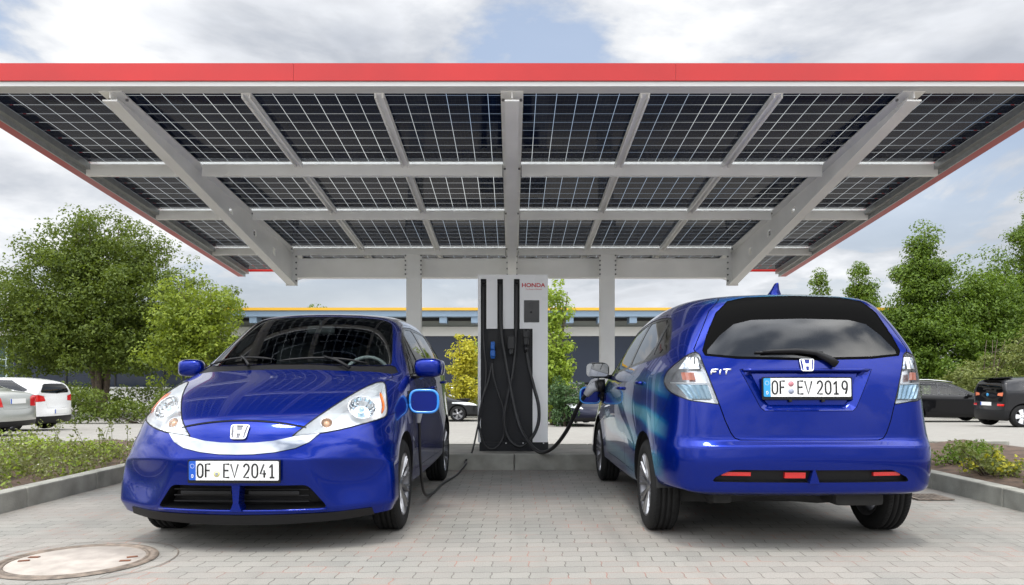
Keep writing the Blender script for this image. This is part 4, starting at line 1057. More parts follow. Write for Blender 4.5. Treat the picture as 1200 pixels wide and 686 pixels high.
# ---------------------------------------------------------------- ground
def gz(y): return 0.0 if y < 9 else -.03 * (min(y, 30) - 9)
def build_ground():
    g = MB(); ys = [-80, 8.5, 9.0, 12, 16, 20, 25, 30, 45, 80, 900]; xs = [-600, -60, -20, 0, 20, 60, 600]
    vs = [(x, y, gz(y) - .004) for y in ys for x in xs]; n = len(xs)
    g.add(vs, [[j * n + i, j * n + i + 1, (j + 1) * n + i + 1, (j + 1) * n + i] for j in range(len(ys) - 1) for i in range(n - 1)], 0, True)
    tag(g.build('ground', M['court']), kind='structure')
    p = MB(); p.add([(-3.87, -8, 0), (3.92, -8, 0), (3.92, 8.46, 0), (-3.87, 8.46, 0)], [[0, 1, 2, 3]]); tag(p.build('pavement', M['pavers']), kind='structure')
    isl = MB(); isl.box((.025, 9.19, .085 - .05), (7.79 + .02, 1.20, .17 + .1)); tag(isl.build('charging_island_paving', M['slab']), kind='structure')
    k = MB()
    def kerb(a, b, w, z1):
        a, b = Vector((*a, 0)), Vector((*b, 0)); L = (b - a).length; n = max(1, round(L / 1.0)); d = (b - a) / n
        ang = math.atan2(d.y, d.x)
        for i in range(n):
            c = a + d * (i + .5); k.box((c.x, c.y, z1 / 2 - .06 + rng.uniform(-.002, .002)), (d.length - .007, w, z1 + .12), 0, ang, .012)
    kerb((-3.94, -6.0), (-3.94, 11.0), .14, .155); kerb((3.99, -6.0), (3.99, 11.0), .14, .15)
    kerb((-3.86, 8.53), (3.91, 8.53), .13, .178)
    kerb((-3.86, 9.84), (3.91, 9.84), .12, .176); kerb((-7.3, 11.07), (-3.87, 11.07), .12, .12); kerb((3.92, 11.07), (7.3, 11.07), .12, .12)
    tag(k.build('kerb', M['kerb']), kind='structure')
    for x0, x1 in ((-7.2, -4.01), (4.06, 7.2)):
        s = MB(); nx, ny = 16, 60; vs = []
        for j in range(ny + 1):
            for i in range(nx + 1):
                x = x0 + (x1 - x0) * i / nx; y = -6 + 17 * j / ny
                e = min(i, nx - i, 3) / 3
                vs.append((x, y, .07 + .05 * e + .03 * e * math.sin(x * 5 + y * 3.1) * math.cos(y * 4.3)))
        s.add(vs, [[j * (nx + 1) + i, j * (nx + 1) + i + 1, (j + 1) * (nx + 1) + i + 1, (j + 1) * (nx + 1) + i] for j in range(ny) for i in range(nx)], 0, True)
        s.box(((x0 + x1) / 2, 2.5, -.02), (x1 - x0 - .1, 16.8, .1)); tag(s.build('planting_bed', M['soil']), kind='structure')
    # manhole cover
    mh = empty('manhole_cover', (-2.43, 4.20, 0), .2, 'round concrete manhole cover with a rusty iron rim set in the paving', 'manhole cover')
    r = MB(); r.lathe([(.37, .004), (.372, .010), (.385, .010), (.388, .005), (.40, .005), (.402, .010), (.435, .010), (.44, .004)], 64); r.build('iron_rim', M['iron'], mh)
    l = MB(); l.lathe([(0, .007), (.366, .007), (.37, .003)], 64); lid = l.build('lid', M['lid'], mh)
    for a in (2.75, 3.05, -.30, .02):
        q = MB(); q.box((.30 * math.cos(a), .30 * math.sin(a), .0095), (.06, .03, .003), 0, a + .3, .001); q.build('lifting_slot', M['rust'], lid)
    rr = MB(); rr.lathe([(.545, .0045), (.552, .0045)], 72); rr.build('joint_ring', M['iron'], mh)
    mh.scale = (.94, .94, 1)
    dg = empty('drain_grate', (3.56, 6.45, 0), 0, 'small square iron drain grate beside the right kerb', 'drain')
    f = MB(); f.box((0, 0, .004), (.28, .28, .006)); f.build('grate_pit', M['slot'], dg)
    f = MB()
    for i in range(7): f.box((-.12 + .04 * i, 0, .010), (.022, .26, .008))
    for s_ in (-1, 1): f.box((0, s_ * .14, .010), (.30, .03, .010)); f.box((s_ * .14, 0, .0102), (.03, .30, .010))
    f.build('grate_bars', M['iron'], dg)

# ---------------------------------------------------------------- leaves, trees, shrubs
def leaf_mesh(P, Nrm, size, aspect=.55, fold=.25, jit=.5):
    """one folded diamond leaf for each point; returns verts, faces"""
    n = len(P)
    d = Nrm + nrg.normal(0, jit, (n, 3)); d /= np.linalg.norm(d, axis=1)[:, None] + 1e-9
    r = nrg.normal(0, 1, (n, 3)); u = np.cross(d, r); u /= np.linalg.norm(u, axis=1)[:, None] + 1e-9
    v = np.cross(d, u)
    s = size * nrg.uniform(.6, 1.3, (n, 1))
    a = P + u * s * .5; b = P - u * s * .5
    c = P + v * s * aspect * .5 + d * s * fold * .3; e = P - v * s * aspect * .5 + d * s * fold * .3
    V = np.stack([a, c, b, e], 1).reshape(-1, 3)
    F = np.stack([np.stack([np.arange(n) * 4, np.arange(n) * 4 + 1, np.arange(n) * 4 + 2], 1), np.stack([np.arange(n) * 4, np.arange(n) * 4 + 2, np.arange(n) * 4 + 3], 1)], 1).reshape(-1, 3)
    return V, F
def mesh_np(name, V, F, mat, parent=None):
    me = bpy.data.meshes.new(name); nv, nf = len(V), len(F)
    me.vertices.add(nv); me.vertices.foreach_set('co', np.ascontiguousarray(V, dtype=np.float32).ravel())
    me.loops.add(nf * 3); me.loops.foreach_set('vertex_index', np.ascontiguousarray(F, dtype=np.int32).ravel())
    me.polygons.add(nf); me.polygons.foreach_set('loop_start', np.arange(nf, dtype=np.int32) * 3)
    me.update(calc_edges=True); me.validate()
    me.materials.append(mat)
    return link(name, me, parent)
def clumps(C, rad, per, squash=.6, up=.5):
    """leaf points in flattened clumps round the centres C"""
    n = len(C); k = per
    o = nrg.normal(0, 1, (n * k, 3)); o /= np.linalg.norm(o, axis=1)[:, None]
    o *= nrg.uniform(.35, 1.0, (n * k, 1)) ** .5
    rr = np.repeat(np.broadcast_to(np.asarray(rad, dtype=float), (n,)), k)[:, None]
    P = np.repeat(C, k, 0) + o * rr * np.array([1, 1, squash]); Nn = o + np.array([0, 0, up])
    return P, Nn
def tree(name, label, x, y, h, crown, mat, leaf, n_cl, per, trunk_r=.16, stems=1, clump=.55, base=None, cat='tree', group=None, squash=.62, lowfill=0):
    """crown: list of ellipsoids (dx, dy, z, rx, ry, rz, weight) in tree space"""
    z0 = gz(y) if base is None else base
    t = empty(name, (x, y, z0), 0, label, cat, group)
    w = np.array([c[6] for c in crown], float); w /= w.sum()
    C = []
    lump = nrg.normal(0, 1, (40, 3)); lump /= np.linalg.norm(lump, axis=1)[:, None]; lamp_ = nrg.uniform(-.22, .16, 40)
    for _ in range(n_cl):
        c = crown[nrg.choice(len(crown), p=w)]
        d = nrg.normal(0, 1, 3); d /= np.linalg.norm(d)
        k = np.argmax(lump @ d); rr = (nrg.uniform(.12, 1) ** (1 / 2.2)) * (1 + lamp_[k] + nrg.normal(0, .07))
        C.append((c[0] + d[0] * c[3] * rr, c[1] + d[1] * c[4] * rr, c[2] + d[2] * c[5] * rr))
    C = np.array(C); C[:, 2] = np.maximum(C[:, 2], .15)
    P, Nn = clumps(C, clump * nrg.uniform(.6, 1.25, len(C)), per, squash)
    V, F = leaf_mesh(P, Nn, leaf)
    mesh_np('crown', V, F, M[mat], t)
    tr = MB(); mid = np.array([np.average([c[0] for c in crown], weights=w), np.average([c[1] for c in crown], weights=w)])
    top = max(c[2] + c[5] * .6 for c in crown)
    for s in range(stems):
        a = 2 * PI * s / stems + rng.uniform(-.5, .5); sp = 0 if stems == 1 else .10 * h
        pts = [Vector((rng.uniform(-.1, .1) if stems > 1 else 0, rng.uniform(-.1, .1) if stems > 1 else 0, -.1))]
        for k in range(1, 7):
            f = k / 6
            pts.append(Vector((mid[0] * f + math.cos(a) * sp * f ** .8 + rng.uniform(-.02, .02) * h * f, mid[1] * f + math.sin(a) * sp * f ** .8 + rng.uniform(-.02, .02) * h * f, top * f)))
        rs = [trunk_r * (1 - .85 * k / 6) for k in range(7)]; tr.tube(pts, rs, 8)
        for q in range(10 if stems == 1 else 6):
            i = rng.randint(2, 5); tgt = C[rng.randrange(len(C))]
            m_ = pts[i]; e = Vector(tgt)
            if e.z < m_.z * .6: continue
            tr.tube([m_, m_.lerp(e, .5) + Vector((0, 0, .06 * h)), e], [rs[i] * .5, rs[i] * .3, .012], 6)
    tr.build('trunk', M['bark'], t)
    return t
def shrub(name, label, x, y, z0, pts, mat, leaf, per, clump, cat='shrub', group=None, extra=None):
    t = empty(name, (x, y, z0), 0, label, cat, group)
    C = np.array(pts); P, Nn = clumps(C, clump, per, .8); V, F = leaf_mesh(P, Nn, leaf); mesh_np('foliage', V, F, M[mat], t)
    if extra is not None:
        P, Nn = clumps(np.array(extra[0]), extra[3], extra[2], .8); V, F = leaf_mesh(P, Nn, leaf); mesh_np('foliage', V, F, M[extra[1]], t)
    st = MB()
    for p in pts[::max(1, len(pts) // 14)]: st.tube([(p[0] * .15, p[1] * .15, -.03), (p[0] * .6, p[1] * .6, p[2] * .55), p], [.012, .009, .004], 5)
    st.build('stem', M['bark'], t)
    return t
def build_plants():
    # left: the big dark multi-stemmed tree and the paler maple before it
    tree('broadleaf_tree', 'large dense dark green tree with several stems behind the white hatchback', -18.6, 34, 10, [(-.6, 0, 5.1, 4.2, 3.6, 3.3, 3), (2.5, -.4, 4.2, 3.2, 2.8, 2.9, 1.7), (-2.9, .2, 4.0, 2.7, 2.6, 2.8, 1.4), (.0, 0, 7.3, 2.7, 2.5, 1.9, 1.3), (-.2, .6, 3.1, 3.9, 2.6, 1.3, .8)], 'leaf_dark', .145, 1050, 96, .17, 5, .68)
    tree('leafy_tree', 'smaller yellow-green tree growing in front of the large dark tree', -12.4, 30, 6, [(-.2, 0, 4.2, 1.5, 1.4, 1.7, 2), (.4, 0, 2.9, 1.6, 1.4, 1.4, 1.4), (-1.1, .1, 2.7, 1.3, 1.2, 1.4, 1)], 'leaf_maple', .15, 190, 74, .09, 2, .55)
    tree('background_tree', 'single small tree top showing above the roof of the low building', -15.4, 60, 8, [(0, 0, 6.4, 1.35, 1.3, 1.3, 1), (0, 0, 4.6, 1.6, 1.5, 1.4, .7)], 'leaf_mid', .24, 70, 40, .14, 1, .6)
    tree('golden_bush', 'bright yellow upright bush between the blue car and the charger', -2.15, 33, 4, [(0, 0, 1.5, .85, .8, 1.5, 2), (.15, 0, 2.7, .55, .5, 1.15, 1)], 'leaf_yellow', .15, 110, 46, .06, 3, .34, cat='bush')
    tree('green_bush', 'mid green bush beside the bright yellow one, partly behind the charger', -.85, 34, 4.5, [(0, 0, 1.8, 1.0, .9, 1.8, 2), (.1, 0, 3.2, .6, .6, 1.1, 1)], 'leaf_light', .15, 110, 46, .06, 3, .36, cat='bush')
    tree('young_tree', 'tall light green leafy tree right of the charger', 1.35, 25, 5, [(-.15, 0, 2.4, .85, .8, 1.7, 2), (.15, .0, 1.3, .75, .7, 1.2, 1.2), (.1, 0, 3.9, .42, .4, .85, .7)], 'leaf_light', .13, 170, 48, .07, 2, .34)
    tree('dark_conifer', 'dark green conifer below the light green tree right of the charger', 1.66, 23.6, 3, [(0, 0, .75, .5, .45, .85, 1)], 'leaf_conifer', .09, 70, 50, .05, 1, .26, cat='shrub')
    # right: pointed trees
    def cone(h, r, n=5):
        q = lambda f: r * (1.0 - .80 * f ** 1.15)
        out = [(rng.uniform(-.1, .1) * r, 0, h * (.16 + .78 * k / (n - 1)), .8 * q(k / (n - 1)), .8 * q(k / (n - 1)), h * .15, 1.0 - .12 * k) for k in range(n)]
        for k in range(26):
            f = rng.random() ** 1.2 * .93; a = rng.uniform(0, 2 * PI); d = q(f) * rng.uniform(.55, .95); w_ = q(f) * rng.uniform(.28, .5) + .12
            out.append((d * math.cos(a), d * math.sin(a), h * (.10 + .84 * f), w_, w_, w_ * rng.uniform(.6, 1.1), .16))
        return out
    tree('pointed_tree', 'smaller pointed tree farthest from the right edge, above the car roof', 24.6, 60, 10.5, cone(9.8, 2.9), 'leaf_mid', .2, 250, 76, .15, 1, .66, group='pointed trees on the right')
    tree('pointed_tree', 'second small pointed tree, just left of the big pointed one', 28.0, 60, 11, cone(10.4, 3.1), 'leaf_mid', .2, 270, 76, .15, 1, .66, group='pointed trees on the right')
    tree('pointed_tree', 'big pointed green tree behind the black estate car', 20.7, 37.5, 10, cone(8.8, 3.0, 6) + [(-1.4, 0, 2.6, 1.8, 1.6, 2.2, .9), (1.3, 0, 3.6, 1.8, 1.6, 2.4, .9), (.3, 0, 5.4, 1.9, 1.5, 2.2, .9)], 'leaf_mid', .145, 800, 92, .2, 1, .60, group='pointed trees on the right')
    tree('pointed_tree', 'dark green tree cut off by the right edge of the picture', 27.4, 39.5, 11, cone(10.6, 4.0, 6) + [(-2.1, 0, 6.4, 1.6, 1.6, 2.1, .9), (-1.8, 0, 4.2, 2.0, 2, 2.6, .9), (1.8, 0, 4.0, 2.2, 2, 2.6, .8)], 'leaf_mid', .15, 800, 90, .2, 1, .64, group='pointed trees on the right')
    tree('understorey_tree', 'low leafy tree filling the gap behind the blue car roof on the right', 18.9, 38, 6, [(0, 0, 2.4, 1.7, 1.6, 2.2, 1), (.6, 0, 4.0, 1.2, 1.1, 1.6, .6)], 'leaf_mid', .15, 240, 84, .12, 2, .6)
    tree('understorey_tree', 'rounded green tree under the tall trees at the right edge', 24.0, 37.2, 6, [(0, 0, 2.6, 1.7, 1.6, 2.4, 1), (-.5, 0, 5.3, 1.5, 1.1, 1.9, 1.0)], 'leaf_mid', .15, 300, 84, .12, 2, .64)
    tree('spreading_shrub', 'wide olive green shrub with arching sprays behind the two black cars', 20.6, 33, 3.6, [(0, 0, 1.2, 2.0, 1.5, 1.2, 1.4), (1.4, 0, 1.9, 1.6, 1.3, 1.3, 1), (-1.2, 0, .9, 1.3, 1.2, .9, .7), (2.6, 0, 2.6, 1.4, 1.3, 1.4, .8)], 'leaf_olive', .14, 260, 52, .05, 4, .42, cat='shrub')
    # hedge below the left tree
    hg = []
    for i in range(150):
        x = rng.uniform(-3.6, 3.2); hg.append((x, rng.uniform(-.6, .6), rng.uniform(.1, 1.02 + .18 * math.sin(x * 2.1))))
    shrub('hedge', 'low dark green hedge under the large tree on the left', -13.2, 27.2, gz(27.2), hg, 'leaf_dark', .11, 60, .30, 'hedge')
    hg = [(rng.uniform(-6, 6), rng.uniform(-.6, .6), rng.uniform(.2, 1.3)) for i in range(170)]
    shrub('hedge', 'dark hedge in front of the glazed facade at the left edge', -21.5, 38, gz(38), hg, 'leaf_dark', .17, 46, .42, 'hedge')
    # left bed: ground cover that reads as one mass
    C = []
    for i in range(1500):
        x = rng.uniform(-7.1, -4.15); y = rng.uniform(2.0, 9.6)
        k = .5 + .5 * math.sin(x * 2.3 + 1) * math.cos(y * 1.7)
        e = min(1, (-4.08 - x) / .35)
        C.append((x, y, .11 + e * rng.uniform(.0, .10 + .15 * k)))
    C = np.array(C); P, Nn = clumps(C, nrg.uniform(.06, .15, len(C)), 24, .8)
    V, F = leaf_mesh(P, Nn, .040); tag(mesh_np('ground_cover', V, F, M['leaf_cover']), 'low pale green ground cover filling the bed behind the left kerb', 'ground cover', kind='stuff')
    C2 = C[nrg.choice(len(C), 650)]; P, Nn = clumps(C2 + np.array([0, 0, .03]), .12, 14, .8); V, F = leaf_mesh(P, Nn, .045); tag(mesh_np('ground_cover', V, F, M['leaf_light']), 'brighter green ground cover shoots in the bed behind the left kerb', 'ground cover', kind='stuff')
    C3 = C[nrg.choice(len(C), 230)] + np.array([0, 0, .10]); P, Nn = clumps(C3, .10, 7, .8); V, F = leaf_mesh(P, Nn, .024); tag(mesh_np('blossom', V, F, M['petal']), 'tiny pale blossoms over the ground cover in the left bed', 'blossom', kind='stuff')
    tw = MB()
    tips = []
    for i in range(60):
        x = rng.uniform(-7.0, -4.3); y = rng.uniform(3.5, 9.3); hh = rng.uniform(.26, .44); dx, dy = rng.uniform(-.12, .12), rng.uniform(-.12, .12)
        pts = [(x + dx * f * f, y + dy * f * f, .1 + hh * f) for f in np.linspace(0, 1, 5)]; tw.tube(pts, [.004, .0035, .003, .0025, .0015], 4)
        tips += [pts[2], pts[3], pts[4], ((pts[3][0] + pts[4][0]) / 2, (pts[3][1] + pts[4][1]) / 2, (pts[3][2] + pts[4][2]) / 2)]
    P, Nn = clumps(np.array(tips), .035, 7, .8); V, F = leaf_mesh(P, Nn, .034)
    tv = np.array(tw.v); tf = np.array([f[:3] for f in tw.f] + [[f[0], f[2], f[3]] for f in tw.f if len(f) > 3])
    tag(mesh_np('ground_cover', np.vstack([V, tv]), np.vstack([F, tf + len(V)]), M['leaf_olive']), 'thin leafy shoots standing up out of the left bed', 'ground cover', kind='stuff')
    # right bed: separate low shrubs
    spots = [(4.75, 7.9, .26, 'second low green shrub from the far end of the right bed'), (4.55, 7.1, .24, 'low shrub with yellow tips nearest the blue car in the right bed'), (5.05, 6.6, .30, 'bushy low shrub with bright yellow shoots in the middle of the right bed'),
             (4.62, 6.2, .26, 'small shrub with yellow leaves close behind the right kerb'), (5.45, 7.4, .30, 'taller shrub with one long upright shoot in the right bed'), (5.0, 5.5, .28, 'low yellow-green shrub at the right edge of the picture'),
             (5.3, 8.6, .24, 'low green shrub at the far end of the right bed'), (6.0, 8.0, .26, 'low green shrub at the back of the right bed'), (5.9, 6.6, .28, 'round low shrub at the back right of the right bed'), (4.5, 5.0, .22, 'low green shrub nearest the camera behind the right kerb')]
    for i, (x, y, r, lb) in enumerate(spots):
        pts = []
        for k in range(26):
            a = rng.uniform(0, 2 * PI); q = r * 1.15 * math.sqrt(rng.random()); pts.append((q * math.cos(a), q * math.sin(a), rng.uniform(.05, .20) * (1.15 - .5 * q / (r * 1.15))))
        if i == 4: pts += [(.30 + .05 * k, -.05, .18 + .055 * k) for k in range(6)]
        if i in (1, 2, 5): pts += [(-.2 - .05 * k, 0, .2 + .03 * k) for k in range(4)]
        ye = [(p[0] + .02, p[1] - .03, p[2] + .02) for p in pts[:26:3]] if i in (1, 2, 3, 5) else pts[:2]
        shrub('low_shrub', lb, x, y, .10, pts, 'leaf_olive' if i % 2 else 'leaf_mid', .042, 34, .085, group='low shrubs in the right bed', extra=(ye, 'leaf_yellow' if i in (1, 2, 3, 5) else 'leaf_light', 30, .085))
    C = []
    for i in range(620):
        x = rng.uniform(-75, 110); C.append((x, 80 + rng.uniform(-4, 10), rng.uniform(-.4, 4.6 + 1.4 * math.sin(x * .35) * math.cos(x * .13 + 1))))
    for i in range(330):
        x = rng.uniform(34, 95); C.append((x, 52 + rng.uniform(-3, 6) + (x - 34) * -.25, rng.uniform(-.4, 4.2 + 1.6 * math.sin(x * .5))))
    P, Nn = clumps(np.array(C), 1.5, 50, .75); V, F = leaf_mesh(P, Nn, .46); tag(mesh_np('far_treeline', V, F, M['leaf_mid']), 'far line of trees closing the view behind the car park', 'treeline', kind='stuff')
    pb = empty('planter_box', (-11.9, 28.4, gz(28.4)), 0, 'orange terracotta planter box between hedge and trees on the left', 'planter')
    b = MB(); b.prism([(-.5, 0), (.5, 0), (.58, 1.26), (-.58, 1.26)], -.4, .4); b.build('planter_body', M['terracotta'], pb)
    b = MB(); b.box((0, 0, 1.29), (1.26, .9, .08), bev=.01); b.build('planter_rim', M['terracotta'], pb)

# ---------------------------------------------------------------- building behind
def build_building():
    z0 = gz(60); Y = 42.0; X0, X1 = -44, 24
    b = empty('low_building', ((X0 + X1) / 2, Y, z0), 0, 'long low flat-roofed building with a yellow roof edge and grey-blue fascia', 'building')
    cx = (X0 + X1) / 2; off = (-cx, -Y, -z0)
    def bx(name, x0, x1, y0, y1, za, zb, m, par=None):
        q = MB(); q.box(((x0 + x1) / 2 - cx, (y0 + y1) / 2 - Y, (za + zb) / 2 - z0), (x1 - x0, y1 - y0, zb - za)); return q.build(name, M[m], par or b)
    w = bx('wall', X0, X1, Y + .30, Y + 14, z0, 4.35, 'wall_grey')
    bx('plinth_wall', X0 + 16, X1, Y + .1, Y + .299, z0, .55, 'wall_white')
    bx('window_band', X0 + 16, X1 - .5, Y + .22, Y + .297, .55, 3.50, 'band_glass')
    q = MB()
    for i in range(19): q.box((X0 + 16.2 + i * 2.75 - cx, .20, 2.02 - z0), (.07, .08, 2.94))
    q.build('mullions', M['soffit'], b)
    bx('window_sill', X0 + 16, X1, Y + .02, Y + .3, .552, .64, 'silver_trim')
    gw = bx('glazed_facade', X0, X0 + 15.9, Y + .18, Y + .297, .3, 3.5, 'green_glass')
    q = MB()
    for i in range(13): q.box((X0 + .3 + i * 1.28 - cx, .12, 1.9 - z0), (.10, .10, 3.2))
    q.box((X0 + 8 - cx, .121, 2.2 - z0), (15.9, .08, .09)); q.build('mullions', M['mullion'], gw)
    bx('cornice_band', X0, X1, Y + .12, Y + .299, 3.5, 4.02, 'wall_white')
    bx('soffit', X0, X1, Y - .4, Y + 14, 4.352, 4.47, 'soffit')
    r = bx('roof', X0 - .8, X1 + .8, Y - 1.3, Y + 14.5, 4.472, 4.80, 'blue_fascia')
    n = int((X1 - X0) / 1.72)
    for i in range(n):
        q = MB(); q.box((X0 + .7 + i * 1.72 - cx, -.75, 4.30 - z0), (.40, 1.0, .335)); q.build('roof_bracket', M['blue_fascia'], r)
    bx('roof_edge', X0 - .86, X1 + .86, Y - 1.36, Y + 14.6, 4.802, 4.95, 'yellow', r)
    for x0 in (3.95, -9.0, 9.5):
        wn = bx('window', x0, x0 + 1.0, Y + .06, Y + .102, -.05, .45, 'blue_frame'); bx('pane', x0 + .08, x0 + .92, Y + .045, Y + .058, .02, .38, 'band_glass', wn)
# ---------------------------------------------------------------- the solar carport
SL = .0898
def cz(y): return 3.18 - SL * (y - 5.6)       # underside of the panels
def panel_mat():
    m, t, b = new_mat('solar_cells'); nt = m.node_tree
    tc = t.n('ShaderNodeTexCoord'); s = t.n('ShaderNodeSeparateXYZ'); t.l(tc.outputs['Object'], s.inputs[0])
    def lines(sock, pitch, half, off=0.0):
        f = t.math('FRACT', t.math('ADD', t.math('DIVIDE', sock, pitch), 10.5 + off)); d = t.math('ABSOLUTE', t.math('SUBTRACT', f, .5))
        return t.math('LESS_THAN', d, half / pitch)
    # cell gaps show the bright sky through the glass
    gx = lines(s.outputs[0], .158, .0023); gy = lines(s.outputs[1], .158, .0020)
    gap = t.math('MAXIMUM', gx, gy)
    bus = lines(s.outputs[1], .158 / 3, .0009, .5); fin = lines(s.outputs[0], .0316, .0007)
    nz = t.n('ShaderNodeTexNoise'); nz.inputs['Scale'].default_value = 3; t.l(tc.outputs['Object'], nz.inputs['Vector'])
    oi = t.n('ShaderNodeObjectInfo')
    cell = t.ramp(nz.outputs[0], [(.3, (.004, .008, .024)), (.7, (.009, .015, .038))])
    cell = t.mix(t.math('MULTIPLY', fin, .12), cell, (.16, .17, .18))
    cell = t.mix(t.math('MULTIPLY', bus, .25), cell, (.25, .27, .28))
    t.l(cell, b.inputs['Base Color']); b.inputs['Roughness'].default_value = .05; b.inputs['Specular IOR Level'].default_value = .05
    tr = t.n('ShaderNodeBsdfTransparent'); tr.inputs[0].default_value = (.66, .69, .70, 1)
    mx = t.n('ShaderNodeMixShader'); t.l(gap, mx.inputs[0]); t.l(b.outputs[0], mx.inputs[1]); t.l(tr.outputs[0], mx.inputs[2])
    t.l(mx.outputs[0], nt.nodes['Material Output'].inputs[0])
    M['cells'] = m
panel_mat()
def build_canopy():
    Yf, Yb = 5.55, 11.35; W = 4.05; th = math.atan(SL)
    c = empty('solar_carport', (0, 10.15, 0), 0, 'white steel solar carport with red fascia and glass solar panels overhead', 'carport')
    o = Vector((0, 10.15, 0)); rot = Matrix.Rotation(-th, 4, 'X')
    def P(nm, mb, m, par=None):
        mb.v = [(v[0], v[1] - o.y, v[2]) for v in mb.v]; return mb.build(nm, M[m], par or c)
    # panels
    rows = [(5.64, 7.06), (7.10, 8.44), (8.48, 10.03), (10.07, 11.30)]
    me = {}
    for r, (ya, yb) in enumerate(rows):
        L = (yb - ya - .02) / math.cos(th)
        g = MB(); g.add([(-.478, -L / 2, 0), (.478, -L / 2, 0), (.478, L / 2, 0), (-.478, L / 2, 0)], [[0, 1, 2, 3]])
        fr = MB()
        for s in (-1, 1): fr.box((s * .487, 0, .014), (.018, L, .034)); fr.box((0, s * (L / 2 - .006), .0142), (.956, .012, .033))
        for k in range(8):
            x = -3.5 + k; ym = (ya + yb) / 2
            if k == 0: go = g.build('solar_panel', M['cells'], c); fo = fr.build('panel_frame', M['galv'], go); gm, fm = go.data, fo.data
            else: go = link('solar_panel', gm, c); fo = link('panel_frame', fm, go)
            go.location = (x, ym - o.y, cz(ym) + .012); go.rotation_euler = (-th, 0, 0)
    def slope_bar(mb, x, w, y0, y1, d0, d1, z_off=0.0, mat=0):
        """bar along the slope: top at the panel plane + z_off, depth d0 at the front to d1 at the back"""
        vs = []
        for y, d in ((y0, d0), (y1, d1)):
            z = cz(y) + z_off
            vs += [(x - w / 2, y, z - d), (x + w / 2, y, z - d), (x + w / 2, y, z), (x - w / 2, y, z)]
        mb.add(vs, [[0, 3, 2, 1], [4, 5, 6, 7], [0, 1, 5, 4], [1, 2, 6, 5], [2, 3, 7, 6], [3, 0, 4, 7]], mat)
    bolt_me = []
    def bolt(par, loc, rot):
        if not bolt_me:
            b_ = MB(); b_.lathe([(0, -.014), (.0115, -.014), (.0115, .004)], 6, 'z'); q = b_.build('bolt', M['bolt'], par); bolt_me.append(q.data)
        else: q = link('bolt', bolt_me[0], par)
        q.location = loc; q.rotation_euler = rot
    # rails under the panel joints
    for x in (-2, -1, 1, 2):
        m = MB(); slope_bar(m, x, .075, 5.64, 11.3, .012, .012, -.003); slope_bar(m, x - .028, .012, 5.64, 11.3, .03, .03, -.0152); slope_bar(m, x + .028, .012, 5.64, 11.3, .03, .03, -.0152); P('panel_rail', m, 'white_metal')
    for s in (-1, 1):
        m = MB(); slope_bar(m, s * 3.985, .05, 5.64, 11.3, .06, .06, .0); slope_bar(m, s * 4.015, .012, 5.64, 11.3, .10, .10, -.002); P('edge_rail', m, 'galv')
        m = MB(); slope_bar(m, s * 4.085, .11, Yf, Yb, .185, .185, .10); P('side_fascia', m, 'red')
    # front and back fascia
    for xa, xb in ((-4.14, -1.601), (-1.599, 1.199), (1.201, 4.14)):
        m = MB(); m.box(((xa + xb) / 2, Yf - .025, 3.270), (xb - xa, .05, .128)); m.box(((xa + xb) / 2, Yf + .012, 3.331), (xb - xa, .11, .006)); P('front_fascia', m, 'red')
    m = MB(); m.box((0, Yf - .015, 3.187), (8.28, .045, .034)); m.box((0, Yf + .05, 3.172), (8.10, .10, .006)); P('front_trim', m, 'silver_trim')
    m = MB(); m.box((0, Yb + .03, cz(Yb) + .045), (8.16, .05, .10)); P('back_fascia', m, 'red')
    # rafters: I-section, shallow in front, deep over the columns; three holes in each web
    for x in (-3.0, 0.0, 3.0):
        m = MB(); y0, y1 = 5.60, 10.22; d0, d1 = .07, .44; zt = -.006
        slope_bar(m, x, .17, y0, 11.2, .012, .012, zt)                    # upper flange
        n = 40; vs = []
        dep = lambda y: d0 + (d1 - d0) * (y - y0) / (y1 - y0)
        # web with oval holes
        holes = [8.0, 8.75, 9.45]
        for sx in (-1, 1):
            outer = [(y0, cz(y0) + zt - .012), (y1, cz(y1) + zt - .012), (y1, cz(y1) + zt - dep(y1)), (y0, cz(y0) + zt - dep(y0))]
        ycut = [y0]
        for hy in holes: ycut += [hy - .05, hy + .05]
        ycut.append(y1)
        def quad(ya, yb, fa0, fa1, fb0, fb1):
            za = lambda y, f: cz(y) + zt - .012 - (dep(y) - .024) * f
            v = []
            for sx in (-.006, .006): v += [(x + sx, ya, za(ya, fa0)), (x + sx, yb, za(yb, fb0)), (x + sx, yb, za(yb, fb1)), (x + sx, ya, za(ya, fa1))]
            m.add(v, [[0, 1, 2, 3], [7, 6, 5, 4], [0, 4, 5, 1], [1, 5, 6, 2], [2, 6, 7, 3], [3, 7, 4, 0]])
        for i in range(len(ycut) - 1):
            ya, yb = ycut[i], ycut[i + 1]
            if i % 2 == 0: quad(ya, yb, 0, 1, 0, 1)
            else: quad(ya, yb, 0, .40, 0, .40); quad(ya, yb, .64, 1, .64, 1)
        # lower flange follows the taper
        v = []
        for y in (y0, y1):
            z = cz(y) + zt - dep(y); v += [(x - .055, y, z - .012), (x + .055, y, z - .012), (x + .055, y, z), (x - .055, y, z)]
        m.add(v, [[0, 3, 2, 1], [4, 5, 6, 7], [0, 1, 5, 4], [1, 2, 6, 5], [2, 3, 7, 6], [3, 0, 4, 7]])
        m.box((x, y1 + .006, cz(y1) + zt - .23), (.16, .012, .46))
        # tail bracket rising to the back fascia
        v = []
        for y, d in ((y1 + .013, .40), (11.2, .09)):
            z = cz(y) + zt - .012; v += [(x - .006, y, z - d), (x + .006, y, z - d), (x + .006, y, z), (x - .006, y, z)]
        m.add(v, [[0, 3, 2, 1], [4, 5, 6, 7], [0, 1, 5, 4], [1, 2, 6, 5], [2, 3, 7, 6], [3, 0, 4, 7]])
        rf = P('rafter', m, 'white_metal')
